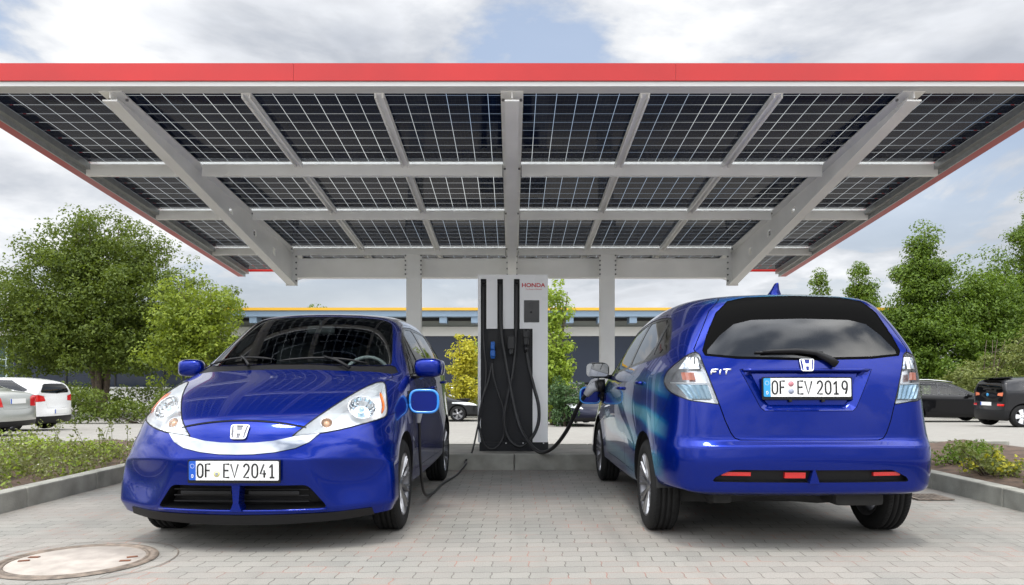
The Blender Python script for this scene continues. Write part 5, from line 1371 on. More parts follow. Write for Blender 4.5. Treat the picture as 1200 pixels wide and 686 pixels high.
        for y in (5.72, 7.13, 8.49, 10.0):
            for s in (-1, 1): bolt(rf, (x + s * .068, y - o.y, cz(y) - .018), (0, 0, 0))
        for z in np.linspace(.07, .40, 5):
            for s in (-1, 1): bolt(rf, (x + s * .065, y1 - o.y, cz(y1) - z), (-PI / 2, 0, 0))
    # purlins between the rafters, with notched end brackets
    for py, d in ((7.08, .105), (8.46, .095), (10.05, .085)):
        for xa, xb in ((-4.0, -3.09), (-2.91, -.09), (.09, 2.91), (3.09, 4.0)):
            m = MB(); z = cz(py) - .008
            m.prism([(py - .03, z), (py + .03, z - .005), (py + .03, z - .012), (py - .024, z - .007), (py - .024, z - d + .008), (py + .02, z - d + .008), (py + .02, z - d), (py - .03, z - d)], xa, xb, (1, 2))
            for e, s in ((xa, 1), (xb, -1)):
                if abs(e) < 3.5: m.prism([(e, z - d - .012), (e + s * .20, z - d - .012), (e + s * .25, z - d + .03), (e, z - d + .03)], py - .036, py - .0305, (0, 2))
            P('purlin', m, 'white_metal')
    # back beam and columns
    for xa, xb in ((-2.99, -.01), (.01, 2.99)):
        m = MB(); yb_, zt, zb = 10.30, 2.672, 2.412
        m.box(((xa + xb) / 2, yb_, (zt + zb) / 2), (xb - xa, .012, zt - zb - .024)); m.box(((xa + xb) / 2, yb_, zt - .006), (xb - xa, .14, .012)); m.box(((xa + xb) / 2, yb_, zb + .006), (xb - xa, .14, .012))
        m.box(((xa + xb) / 2, yb_ - .074, (zt + zb) / 2), (xb - xa - .02, .006, zt - zb - .002)); P('back_beam', m, 'white_metal')
    for x in (-1.32, 1.28):
        m = MB(); z1 = 2.76; yc = 10.13
        m.box((x, yc - .075, z1 / 2 - .4), (.19, .014, z1 + .8)); m.box((x, yc + .075, z1 / 2 - .4), (.19, .014, z1 + .8)); m.box((x, yc, z1 / 2 - .4), (.012, .136, z1 + .8)); m.box((x, yc, z1 - .006), (.22, .20, .012)); m.box((x, yc, .192), (.34, .34, .024))
        m.box((x, yc - .0855, 2.56), (.23, .006, .33)); col = P('column', m, 'white_metal')
        for z in (2.43, 2.49, 2.55, 2.61, 2.68):
            for s in (-1, 1): bolt(col, (x + s * .104, yc - .088 - o.y, z), (-PI / 2, 0, 0))
    # white junction boxes and a cable along the back purlin
    for x in (-2.45, -1.72, -1.28, -.62, -.20, .35, 1.05, 1.60, 2.2):
        m = MB(); m.box((x, 10.42, cz(10.42) - .06), (.13, .06, .05), bev=.008); P('junction_box', m, 'clip')
    m = MB()
    m.tube([(-2.9 + .2 * i, 10.40, cz(10.4) - .045 - .02 * (i % 2)) for i in range(30)], .012, 6); P('wiring', m, 'rubber')

# ---------------------------------------------------------------- charger and cables
def text_mesh(name, body, size, mat, parent, loc, rot, extrude=.001, bold=0.0, sx=1.0):
    cu = bpy.data.curves.new(name, 'FONT'); cu.body = body; cu.size = size; cu.extrude = extrude; cu.offset = bold; cu.align_x = 'CENTER'; cu.align_y = 'CENTER'; cu.resolution_u = 3
    ob = bpy.data.objects.new('tmp_text', cu); COL.objects.link(ob)
    dg = bpy.context.evaluated_depsgraph_get(); me = bpy.data.meshes.new_from_object(ob.evaluated_get(dg)); bpy.data.objects.remove(ob)
    for v in me.vertices: v.co.x *= sx
    me.name = name; me.materials.clear(); me.materials.append(M[mat])
    o = link(name, me, parent, loc); o.rotation_euler = rot; return o
def build_charger():
    Y = 8.90; z0 = .172
    u = empty('charging_station', (.01, Y, z0), 0, 'tall white fast charging station with a black front and three cable slots', 'charging station')
    S = .01011
    def X(px): return (px - 601) * S
    def Z(py): return 1.01 + (446 - py) * S - z0
    d = .62; xl, xr, zt, zb = X(560), X(642), Z(322), Z(518.5)
    m = MB()
    # white carcass: front board cut round the slots and the black field, sides, top
    top = .02
    # front board built of strips round the openings
    def strip(a, b, za, zb_): m.box(((a + b) / 2, .015, (za + zb_) / 2), (b - a, .03, zb_ - za))
    sl = [(X(563.3), X(570)), (X(582.8), X(589.4)), (X(602.2), X(609))]; rec = (X(563.3), X(624.2)); zr = Z(385.4); zs = Z(327)
    strip(xl, sl[0][0], zb, zs); strip(sl[0][1], sl[1][0], zr, zs); strip(sl[1][1], sl[2][0], zr, zs); strip(sl[2][1], xr, zr, zs); strip(rec[1], xr, zb, zr); strip(xl, xr, zs, zt)
    m.box((xl + .01, d / 2 + .0155, (zt + zb) / 2), (.02, d - .031, zt - zb)); m.box((xr - .01, d / 2 + .0155, (zt + zb) / 2), (.02, d - .031, zt - zb)); m.box(((xl + xr) / 2, d / 2 + .0155, zt - .01), (xr - xl - .042, d - .031, .02)); m.box(((xl + xr) / 2, d - .01, (zt + zb) / 2), (xr - xl - .042, .02, zt - zb - .03))
    body = m.build('cabinet', M['unit_white'], u)
    f = MB(); f.box(((rec[0] + rec[1]) / 2, .050, (zb + zr) / 2), (rec[1] - rec[0], .03, zr - zb)); f.build('black_field', M['unit_dark'], u)
    f = MB()
    for a, b in sl:
        f.box(((a + b) / 2, .055, (zs + zr) / 2), (b - a, .02, zs - zr + .01))
        f.lathe([(0, .028), (.036, .028), (.036, .004)], 16, 'y', ((a + b) / 2, 0, zs - .03))
    f.build('cable_slot', M['slot'], u)
    p = MB(); p.box((.012, .045 + .25, Z(523.8)), (X(644) - X(563.2), .56, .105)); pl = p.build('plinth', M['unit_dark'], u)
    for px in (593, 613, 637):
        q = MB(); q.lathe([(0, -.004), (.008, -.004), (.008, .016)], 10, 'y', (X(px), 0, Z(519.6))); q.build('bolt', M['clip'], pl)
    s = MB(); s.prism(rounded([(X(614), Z(378)), (X(632), Z(378)), (X(632), Z(352)), (X(614), Z(352))], .006, 3), -.004, .004); sc = s.build('display', M['screen'], u)
    q = MB()
    for k in range(6): q.box((X(616.2 + k * 2.7), -.0052, Z(375.6)), (.010, .002, .006))
    q.lathe([(0, -.0052), (.012, -.0052), (.012, -.004)], 16, 'y', (X(622.5), 0, Z(366))); q.lathe([(.026, -.0052), (.030, -.0052)], 20, 'y', (X(623), 0, Z(358)))
    q.build('display_marks', M['unit_dark'], sc)
    text_mesh('brand_lettering', 'HONDA', .066, 'red_ink', u, (X(625), -.002, Z(334.6)), (PI / 2, 0, 0), bold=.0016, sx=1.12)
    text_mesh('slogan_lettering', 'The Power of Dreams', .020, 'red_ink', u, (X(625.5), -.002, Z(339.2)), (PI / 2, 0, 0), sx=1.05)
    # holders on the black field
    for px, pz, nm in ((577.5, 396, 'blue'), (598, 394, ''), (616.5, 394, '')):
        h = MB(); h.prism(rounded([(X(px) - .06, Z(pz) - .12), (X(px) + .06, Z(pz) - .12), (X(px) + .06, Z(pz) + .07), (X(px) - .06, Z(pz) + .07)], .015, 3), .012, .036)
        h.prism(rounded([(X(px) - .045, Z(pz) - .10), (X(px) + .045, Z(pz) - .10), (X(px) + .045, Z(pz) + .055), (X(px) - .045, Z(pz) + .055)], .012, 3), .008, .0118)
        h.build('connector_holder', M['slot'], u)
    b = MB(); b.tube([(X(620), .3, Z(322)), (X(620), .3, Z(320.6))], .03, 10); b.build('top_vent', M['galv'], u)
    # connectors and cables, each a thing of its own
    W = lambda px, py, y: (((px - 600) / 880 * y), y, 1.01 + (446 - py) / 880 * y)
    def con(px, py, mats, par, y=8.84):
        g = MB(); g.box(W(px, py, y), (.075, .10, .10), 0, None, .018); x, yy, z = W(px, py + 8, y - .01); g.box((x, yy, z), (.06, .075, .11), 0, None, .02)
        x, yy, z = W(px, py + 16, y - .01); g.tube([(x, yy, z + .03), (x, yy, z - .06)], [.03, .022], 10)
        return g.build('plug', M[mats], par)
    def cable(name, label, pts, r, plug=None):
        mb = MB(); mb.tube(spline(pts, 7), r, 10); o = mb.build(name, M['rubber']); tag(o, label, 'cable', 'charging cables'); return o
    a = cable('charging_cable', 'thin black cable from the left slot drooping to the left blue car', [W(566.5, 333, 8.90), W(566.5, 380, 8.89), W(567.5, 405, 8.84), W(570, 440, 8.82), W(566, 470, 8.80), W(560, 500, 8.75), W(553, 530, 8.62), W(545, 541, 8.40), (-.50, 8.20, .10), (-.58, 7.9, .02), (-.66, 7.3, .018), (-.70, 6.6, .02), (-.705, 6.0, .12), (-.70, 5.72, .42), (-.69, 5.58, .68), (-.70, 5.53, .84)], .011)
    h = MB(); e0 = Vector((-.69, 5.53, .84)); h.tube([e0 + Vector((0, .0, -.14)), e0 + Vector((.01, -.01, -.04)), e0 + Vector((-.0, -.03, .03)), e0 + Vector((-.04, -.06, .05))], [.016, .03, .034, .034], 10); h.build('plug_handle', M['grey_plug'], a)
    a2 = cable('charging_cable', 'cable loop hanging from the blue plug on the left of the black field', [W(577.5, 425, 8.83), W(578, 440, 8.80), W(584, 462, 8.78), W(590, 480, 8.77), W(592.5, 500, 8.76), W(588, 517, 8.75), W(579, 526, 8.74), W(569, 523, 8.74), W(563.5, 510, 8.74), W(561, 492, 8.76), W(565, 470, 8.78), W(572, 448, 8.80), W(577, 424, 8.835)], .014)
    g = MB(); x, y, z = W(577.5, 411, 8.83)
    for dz, h_, w_ in ((.045, .07, .05), (-.035, .075, .058)): g.box((x, y, z + dz), (w_, .08, h_), 0, None, .012)
    g.box((x, y + .02, z + .005), (.05, .06, .20), 0, None, .012); g.build('plug', M['blue_plug'], a2)
    c = cable('charging_cable', 'long black cable from the middle slot running to the right blue car', [W(586.5, 333, 8.90), W(587, 365, 8.88), W(588.5, 395, 8.83), W(594, 430, 8.79), W(600, 465, 8.75), W(607, 495, 8.70), W(617, 515, 8.62), W(632, 530, 8.48), W(648, 525, 8.25), W(664, 505, 7.9), W(676, 480, 7.6), W(684, 466, 7.42), W(687, 463, 7.36)], .021)
    d_ = cable('charging_cable', 'black cable loop from the right slot back up to the right holder', [W(605.5, 333, 8.90), W(605, 370, 8.88), W(604, 405, 8.84), W(601, 435, 8.80), W(595, 465, 8.77), W(591, 490, 8.75), W(593, 508, 8.74), W(601, 520, 8.73), W(612, 523, 8.72), W(624, 512, 8.72), W(631, 495, 8.74), W(631, 475, 8.76), W(626, 455, 8.79), W(620, 432, 8.81), W(617, 412, 8.83)], .020)
    con(616.5, 392, 'rubber', d_)
    # spare holder in the middle has a black plug
    g = MB(); x, y, z = W(599, 402, 8.84); g.box((x, y, z), (.09, .10, .17), 0, None, .02); g.box((x, y - .02, z - .11), (.06, .08, .07), 0, None, .02); o = g.build('spare_plug', M['rubber']); tag(o, 'black plug parked in the middle holder of the charging station', 'plug')
    # the handle plugged into the right car
    h = MB(); p0 = Vector(W(687, 463, 7.36)); p1 = Vector(W(700, 452, 7.30)); h.tube([p0, p0.lerp(p1, .5) + Vector((0, 0, .02)), p1], [.034, .045, .05], 12)
    h.tube([p0 + Vector((0, -.02, .05)), p0.lerp(p1, .5) + Vector((0, -.02, .09)), p1 + Vector((0, -.02, .06))], .016, 8); h.build('plug_handle', M['grey_plug'], c)
    h = MB(); h.tube([p1, p1 + Vector((.07, 0, .0))], .062, 14); h.build('plug_head', M['rubber'], c)
# ---------------------------------------------------------------- the other parked cars
def other_car(name, label, loc, heading, prof, belt, hw, L, col, dlo, rear_glass, lamp, plate_z, opts):
    """prof: 13 (y, z) along the top centre line; belt(y); heading = angle of the nose from -y"""
    T = {k: [] for k in ROWS}; sill = opts.get('sill', .24)
    for i, (y, zj) in enumerate(prof):
        end = min(1.0, min(y, L - y) / .55); pw = hw * (.86 + .14 * max(0, end) ** .6)
        zb = min(belt(y), zj - .07); g = zj - zb
        gx = pw - .05 - .40 * max(0, g - .07); 
        T['J'].append((0, y, zj)); T['I'].append((gx * .42, y, zj - .006)); T['H'].append((gx * .80, y, zj - .03))
        T['G'].append((gx, y, zj - (.05 if g < .2 else .09))); T['W'].append(((gx + pw - .03) / 2, y, zj - (.06 if g < .2 else .09) - (.01 if g < .2 else (g - .09) * .5))); T['F'].append((pw - .02, y, zb - .01))
        for r, f in (('E2', .90), ('E', .78), ('D', .62), ('D2', .45), ('D3', .3), ('C', .16), ('B', .03)):
            yy = y
            T[r].append((pw * (1.0 if f > .05 else .98), yy, sill + (zb - sill) * f))
        T['A'].append((pw * .88, y, sill - .03))
    def cap(st, dy, sgn):
        C_ = {}
        for r in CAPR:
            x, y, z = T[r][st]; C_[r] = {}
            zc = z
            for c, fx in (('W', .86), ('G', .70), ('H', .5), ('I', .26), ('J', 0)):
                C_[r][c] = (x * fx, y + sgn * dy[r] * (1 - fx ** 2.2), zc)
        return C_
    fy = {'A': .10, 'B': .16, 'C': .19, 'D3': .2, 'D2': .2, 'D': .18, 'E': .13, 'E2': .06}
    ry = opts.get('ry', {'A': .06, 'B': .14, 'C': .17, 'D3': .17, 'D2': .12, 'D': .09, 'E': .07, 'E2': .04})
    s = Shell(cage_mesh(T, cap(0, fy, -1), cap(12, ry, 1), (), 2))
    wr = opts.get('wr', .315); wb = opts.get('wb', (.85, L - .85))
    for wy in wb:
        a = [(wy + (wr + .05) * math.cos(t), wr + (wr + .05) * math.sin(t)) for t in np.linspace(0, 2 * PI, 28, endpoint=False)]
        s.panel('hole', a, (1, 2), lambda c: c.x > .5)
    if dlo: 
        s.panel('frame', dlo[0], (1, 2), lambda c: c.x > .4, over=['body'])
        for i, p in enumerate(dlo[1:]): s.panel('side_glass%d' % i, p, (1, 2), lambda c: c.x > .4, over=['frame'])
    if rear_glass: s.panel('rear_glass', rear_glass, (0, 2), lambda c: c.y > L * .6, over=['body'])
    if opts.get('front_glass'): s.panel('front_glass', opts['front_glass'], (0, 1), lambda c: c.z > .8, over=['body'])
    if lamp: s.panel('tail', lamp, (0, 2), lambda c: c.y > L - .75, over=['body'])
    if opts.get('head'): s.panel('head', opts['head'], (0, 2), lambda c: c.y < 1.1, over=['body'])
    zl = opts.get('low', .36)
    s.panel('low', [(-1, -.2), (L + 1, -.2), (L + 1, zl), (-1, zl)], (1, 2), lambda c: c.y > L - .5, over=['body'])
    s.panel('low_front', [(-1, -.2), (L + 1, -.2), (L + 1, zl), (-1, zl)], (1, 2), lambda c: c.y < .5, over=['body'])
    if opts.get('tailgate'): s.panel('gate', opts['tailgate'], (0, 2), lambda c: c.y > L * .6, over=['body'])
    s.bm.normal_update()
    pm = paint(name + '_paint', col, opts.get('metal', .4), .35)
    t = empty('parked_car', loc, heading, label, 'car', opts.get('group', 'cars parked behind')); off = Vector((0, -L / 2, 0))
    def P(nm, tg, mats, **k):
        if not s.faces(tg): return None
        o = link(nm, s.mesh(nm, tg, mats=mats, **k), t); o.location = off; return o
    def P2(nm, tg, mats, **k):
        if not s.faces(tg): return
        for me_ in s.mesh(nm, tg, mats=mats, side='pair', **k):
            o = link(nm, me_, t); o.location = off
    body = P('body', 'body', [pm, M['lining']], t=.03, gap=.002)
    if dlo: P2('window_frame', 'frame', [M['trim_dark'], M['lining']], t=.02, off=-.003, gap=.001)
    for i in range(len(dlo) - 1 if dlo else 0): P2('side_window', 'side_glass%d' % i, [opts.get('glass', M['glass_dark'])], t=0, inner=False, off=-.005, gap=0)
    P('rear_window', 'rear_glass', [M['glass_dark']], t=0, inner=False, off=-.003, gap=0)
    P('windscreen', 'front_glass', [M['glass']], t=0, inner=False, off=-.003, gap=0)
    P2('tail_lamp', 'tail', [M[opts.get('lampmat', 'red_lens')], M['lining']], t=.02, gap=.003)
    P2('headlight', 'head', [M['lamp_white'], M['lining']], t=.02, gap=.003)
    P('bumper', 'low_front', [M[opts.get('lowmat', 'black_plastic')], M['lining']], t=.02, gap=.003)
    P('bumper', 'low', [M[opts.get('lowmat', 'black_plastic')], M['lining']], t=.02, gap=.003)
    P('tailgate', 'gate', [M['gloss_black'] if opts.get('gateblack') else pm, M['lining']], t=.03, gap=.003)
    q = MB(); q.box((0, L / 2, .62), (2 * hw - .24, L - .9, .55)); q.box((0, L / 2, .30), (2 * hw - .3, L - .7, .16))
    for x in (-.36, .36): q.box((x, L * .50, 1.05), (.46, .16, .55), bev=.05); q.box((x, L * .52, 1.36 if prof[7][1] > 1.42 else 1.28), (.24, .09, .14), bev=.03)
    q.build('interior', M['lining'], t, off)
    for wy in wb:
        for sg in (-1, 1):
            w = MB(); ww = .10; w.lathe([(wr * .68, -ww), (wr * .92, -ww), (wr, -ww + .03), (wr, ww - .03), (wr * .92, ww), (wr * .68, ww - .005)], 36, 'x'); wo = w.build('wheel', M['tyre'], t)
            w = MB(); w.lathe([(wr * .68, ww - .006), (wr * .64, ww - .012), (wr * .60, -.02), (0, -.02)], 32, 'x'); w.build('rim', M['alloy_dark'], wo)
            w = MB(); n = opts.get('spokes', 5)
            for k in range(n):
                m = Matrix.Rotation(2 * PI * k / n + .3, 4, 'X'); bx = MB(); hh = opts.get('spw', .035); bx.prism([(-hh * .8, .03), (hh * .8, .03), (hh * 1.3, wr * .63), (-hh * 1.3, wr * .63)], ww - .035, ww - .014, (1, 2)); w.add([m @ Vector(v) for v in bx.v], bx.f)
            w.lathe([(0, ww - .008), (.05, ww - .010), (.055, ww - .03)], 20, 'x'); w.build('spokes', M[opts.get('spm', 'alloy')], wo)
            wo.location = Vector((sg * (hw - .115), wy, wr)) + off
            if sg < 0: wo.rotation_euler = (0, 0, PI)
    if plate_z:
        p = s.ray((opts.get('plate_x', 0), L + 3, plate_z), (0, -1, 0))
        if p:
            q = MB(); q.box((opts.get('plate_x', 0), p.y + .012, plate_z), (.52, .012, .11), 0, bev=.002); pl = q.build('number_plate', M['plate_white'], t, off)
            q = MB(); q.box((opts.get('plate_x', 0) + .24, p.y + .019, plate_z), (.04, .003, .106)); q.build('country_band', M['plate_blue'], pl)
    for sg in (-1, 1):
        my = opts.get('mirror_y')
        if my:
            q = MB(); q.ball((sg * (hw + .09), my, belt(my) + .06), (.11, .07, .075), 0, 16, 10, None, .7); q.tube([(sg * (hw - .06), my, belt(my)), (sg * (hw + .05), my, belt(my) + .03)], .03, 8); q.build('door_mirror', pm, t, off)
    if opts.get('rail'):
        for sg in (-1, 1):
            q = MB(); pts = [(sg * (T['G'][i][0] - .03), T['G'][i][1], T['G'][i][2] + .085) for i in range(6, 12)]; q.tube(pts, .016, 6); q.build('roof_rail', M[opts['rail']], t, off)
    if opts.get('extra'): opts['extra'](t, off, s, pm)
    return t
def build_traffic():
    hatchprof = [(.12, .72), (.5, .84), (.9, .92), (1.15, .97), (1.35, 1.08), (1.7, 1.27), (2.0, 1.40), (2.25, 1.435), (2.7, 1.45), (3.2, 1.43), (3.55, 1.38), (3.75, 1.33), (3.86, 1.27)]
    hb = lambda y: .90 + .03 * max(0, y - 1.2) + (.05 * (y - 3.0) if y > 3.0 else 0)
    def hd(b): return [(1.55, b(1.55) + .02), (3.45, b(3.45) + .02), (3.62, b(3.6) + .10), (3.1, 1.36), (2.5, 1.375), (2.15, 1.34), (1.95, 1.24)]
    hw_ = lambda b: [hd(b), [(1.66, b(1.7) + .05), (2.52, b(2.5) + .05), (2.48, 1.34), (2.2, 1.31), (2.0, 1.22)], [(2.58, b(2.6) + .05), (3.40, b(3.4) + .05), (3.50, b(3.5) + .10), (3.08, 1.335), (2.56, 1.345)]]
    rg = [(-.05, 1.27), (.40, 1.265), (.50, 1.22), (.62, 1.06), (.60, 1.03), (-.05, 1.00)]
    # white hatchback, nose to the left
    other_car('white', 'white hatchback parked tail-on behind the left bed with red tail lamps', (-12.3 - 1.98, 20.4, gz(20.4)), R(-90), hatchprof, hb, .86, 4.0, (.72, .72, .71), hw_(hb), rg,
              [(.48, .80), (.86, .78), (.95, .86), (.90, .97), (.70, .97), (.52, .93)], .52, dict(metal=0, lowmat='black_plastic', low=.40, spm='alloy', mirror_y=1.65, tailgate=[(-.05, .99), (.60, 1.02), (.62, .97), (.46, .92), (.46, .62), (-.05, .60)]))
    sedan = [(.12, .70), (.5, .84), (.95, .92), (1.25, .96), (1.45, 1.04), (1.85, 1.25), (2.2, 1.38), (2.5, 1.42), (3.0, 1.41), (3.45, 1.32), (3.95, 1.06), (4.3, 1.02), (4.52, .98)]
    sb = lambda y: .90 + .015 * max(0, y - 1.2)
    sd = [(1.65, .935), (3.75, .97), (3.85, 1.02), (3.45, 1.25), (3.0, 1.335), (2.5, 1.35), (2.25, 1.32), (2.0, 1.20)]
    other_car('silver', 'silver saloon at the left edge with its boot facing the bed', (-11.1 - 2.3, 16.9, gz(16.9)), R(-90), sedan, sb, .89, 4.66, (.46, .47, .44), [sd, [(1.75, .97), (2.72, .985), (2.70, 1.315), (2.3, 1.29), (2.05, 1.18)], [(2.78, .985), (3.68, 1.0), (3.42, 1.22), (3.0, 1.30), (2.76, 1.315)]],
              [(-.05, 1.335), (.45, 1.325), (.55, 1.27), (.64, 1.10), (.60, 1.075), (-.05, 1.085)], [(.46, .66), (.90, .64), (.98, .80), (.95, .93), (.62, .90), (.50, .86)], .78, dict(metal=.6, low=.34, wb=(.9, 3.62), mirror_y=1.85, ry={'A': .04, 'B': .13, 'C': .17, 'D3': .18, 'D2': .16, 'D': .10, 'E': .09, 'E2': .07},
              tailgate=[(-.05, .985), (.70, .965), (.62, .90), (.50, .86), (.46, .62), (-.05, .60)], group='cars parked behind'))
    # dark grey small car, nose to the right
    other_car('grey', 'dark grey small hatchback seen between the left blue car and the charger', (-1.35 - 1.95, 30.6, gz(30.6)), R(90), hatchprof, hb, .85, 4.0, (.028, .029, .031), hw_(hb), rg, None, .5, dict(metal=.5, glass=M['glass'], mirror_y=1.65, low=.30, head=[(.45, .62), (.84, .66), (.86, .78), (.6, .74)], front_glass=[(-.05, 1.17), (.55, 1.28), (.66, 1.40), (.60, 1.95), (.5, 2.0), (-.05, 1.95)]))
    other_car('white', 'white car mostly hidden behind the dark grey hatchback', (-2.2, 35.6, gz(35)), R(90), hatchprof, hb, .86, 4.0, (.68, .68, .67), hw_(hb), rg, None, None, dict(metal=0, mirror_y=1.65))
    # dark blue car facing the camera, right of the charger
    other_car('navy', 'dark blue car facing forward behind the cable plugged into the right blue car', (2.15, 25.2, gz(25)), R(14), hatchprof, hb, .87, 4.0, (.006, .007, .020), hw_(hb), rg, None, None, dict(metal=.5, mirror_y=1.65, low=.34, head=[(.42, .60), (.80, .64), (.86, .80), (.80, .83), (.55, .74)], front_glass=[(-.05, 1.17), (.55, 1.28), (.66, 1.40), (.60, 1.95), (.5, 2.0), (-.05, 1.95)]))
    # black people carrier and the black city car on the right
    mpv = [(.12, .76), (.55, .90), (.95, .99), (1.2, 1.05), (1.45, 1.18), (1.85, 1.40), (2.2, 1.56), (2.5, 1.61), (3.1, 1.66), (3.7, 1.66), (4.15, 1.62), (4.38, 1.55), (4.46, 1.48)]
    mb_ = lambda y: .98 + .02 * max(0, y - 1.2)
    md = [(1.55, 1.03), (4.15, 1.08), (4.22, 1.14), (4.05, 1.50), (3.4, 1.545), (2.7, 1.53), (2.35, 1.48), (2.0, 1.33)]
    other_car('estate', 'black people carrier seen side-on behind the right blue car', (16.9, 29.6, gz(29.6)), R(90), mpv, mb_, .89, 4.6, (.006, .006, .007), [md, [(1.68, 1.07), (2.80, 1.09), (2.76, 1.50), (2.4, 1.45), (2.08, 1.32)], [(2.86, 1.09), (4.08, 1.12), (3.98, 1.46), (3.4, 1.51), (2.84, 1.505)]], None, None, None, dict(metal=.4, glass=M['glass'], mirror_y=1.75, low=.30, rail='satin_chrome', wr=.32))
    i3 = [(.14, .86), (.45, 1.0), (.75, 1.08), (.95, 1.14), (1.15, 1.24), (1.5, 1.42), (1.8, 1.53), (2.1, 1.575), (2.6, 1.59), (3.0, 1.575), (3.4, 1.54), (3.62, 1.50), (3.72, 1.45)]
    ib = lambda y: 1.05 + (-.10 if 1.6 < y < 2.4 else .0) + (.10 if y > 2.7 else 0)
    idl = [(1.35, 1.08), (1.7, 1.03), (2.4, 1.03), (2.62, 1.16), (3.25, 1.20), (3.30, 1.40), (2.9, 1.46), (2.3, 1.475), (1.85, 1.43)]
    def ex(t, off, s, pm):
        for sg in (-1, 1):
            q = MB(); vs = []
            for x, z in ((.50, .66), (.74, .66), (.76, .72), (.50, .73)):
                p = s.ray((x, 8, z), (0, -1, 0)); vs.append((sg * x, p.y + .012, z))
            q.add(vs, [[0, 1, 2, 3]]); q.build('reflector', M['red_lens'], t, off)
        q = MB(); p = s.ray((0, 8, 1.0), (0, -1, 0)); q.lathe([(0, p.y + .02), (.05, p.y + .02), (.05, p.y)], 20, 'y', (0, 0, 1.0)); q.build('badge', M['plate_blue_pale'], t, off)
        q = MB(); p = s.ray((0, 8, 1.17), (0, -1, 0)); q.tube([(-.2, p.y + .03, 1.165), (.0, p.y + .035, 1.18), (.2, p.y + .03, 1.17)], .018, 6); q.build('rear_wiper', M['black_plastic'], t, off)
        q = MB(); q.prism([(3.35, 1.575), (3.95, 1.525), (3.95, 1.505), (3.35, 1.53)], -.55, .55, (1, 2)); q.build('spoiler', M['gloss_black'], t, off)
    other_car('city', 'tall black city car with pale slatted wheels at the right edge', (14.85 + 1.95, 23.65, gz(23.65)), R(90), i3, ib, .885, 3.92, (.022, .022, .024), [idl, [(1.50, 1.10), (1.75, 1.07), (2.38, 1.07), (2.40, 1.44), (1.9, 1.41)], [(2.46, 1.10), (2.62, 1.19), (3.18, 1.23), (3.22, 1.38), (2.9, 1.43), (2.46, 1.44)]],
              [(-.05, 1.44), (.46, 1.43), (.56, 1.36), (.66, 1.14), (.62, 1.10), (-.05, 1.08)], [(.44, .98), (.66, .96), (.68, 1.08), (.46, 1.06)], .72, dict(metal=.2, low=.52, low_all=False, wb=(.68, 3.25), wr=.35, spokes=5, spw=.055, spm='clip', lampmat='red_pale', tailgate=[(-.05, 1.07), (.62, 1.10), (.70, 1.0), (.66, .80), (-.05, .78)], gateblack=True, mirror_y=1.35, extra=ex))
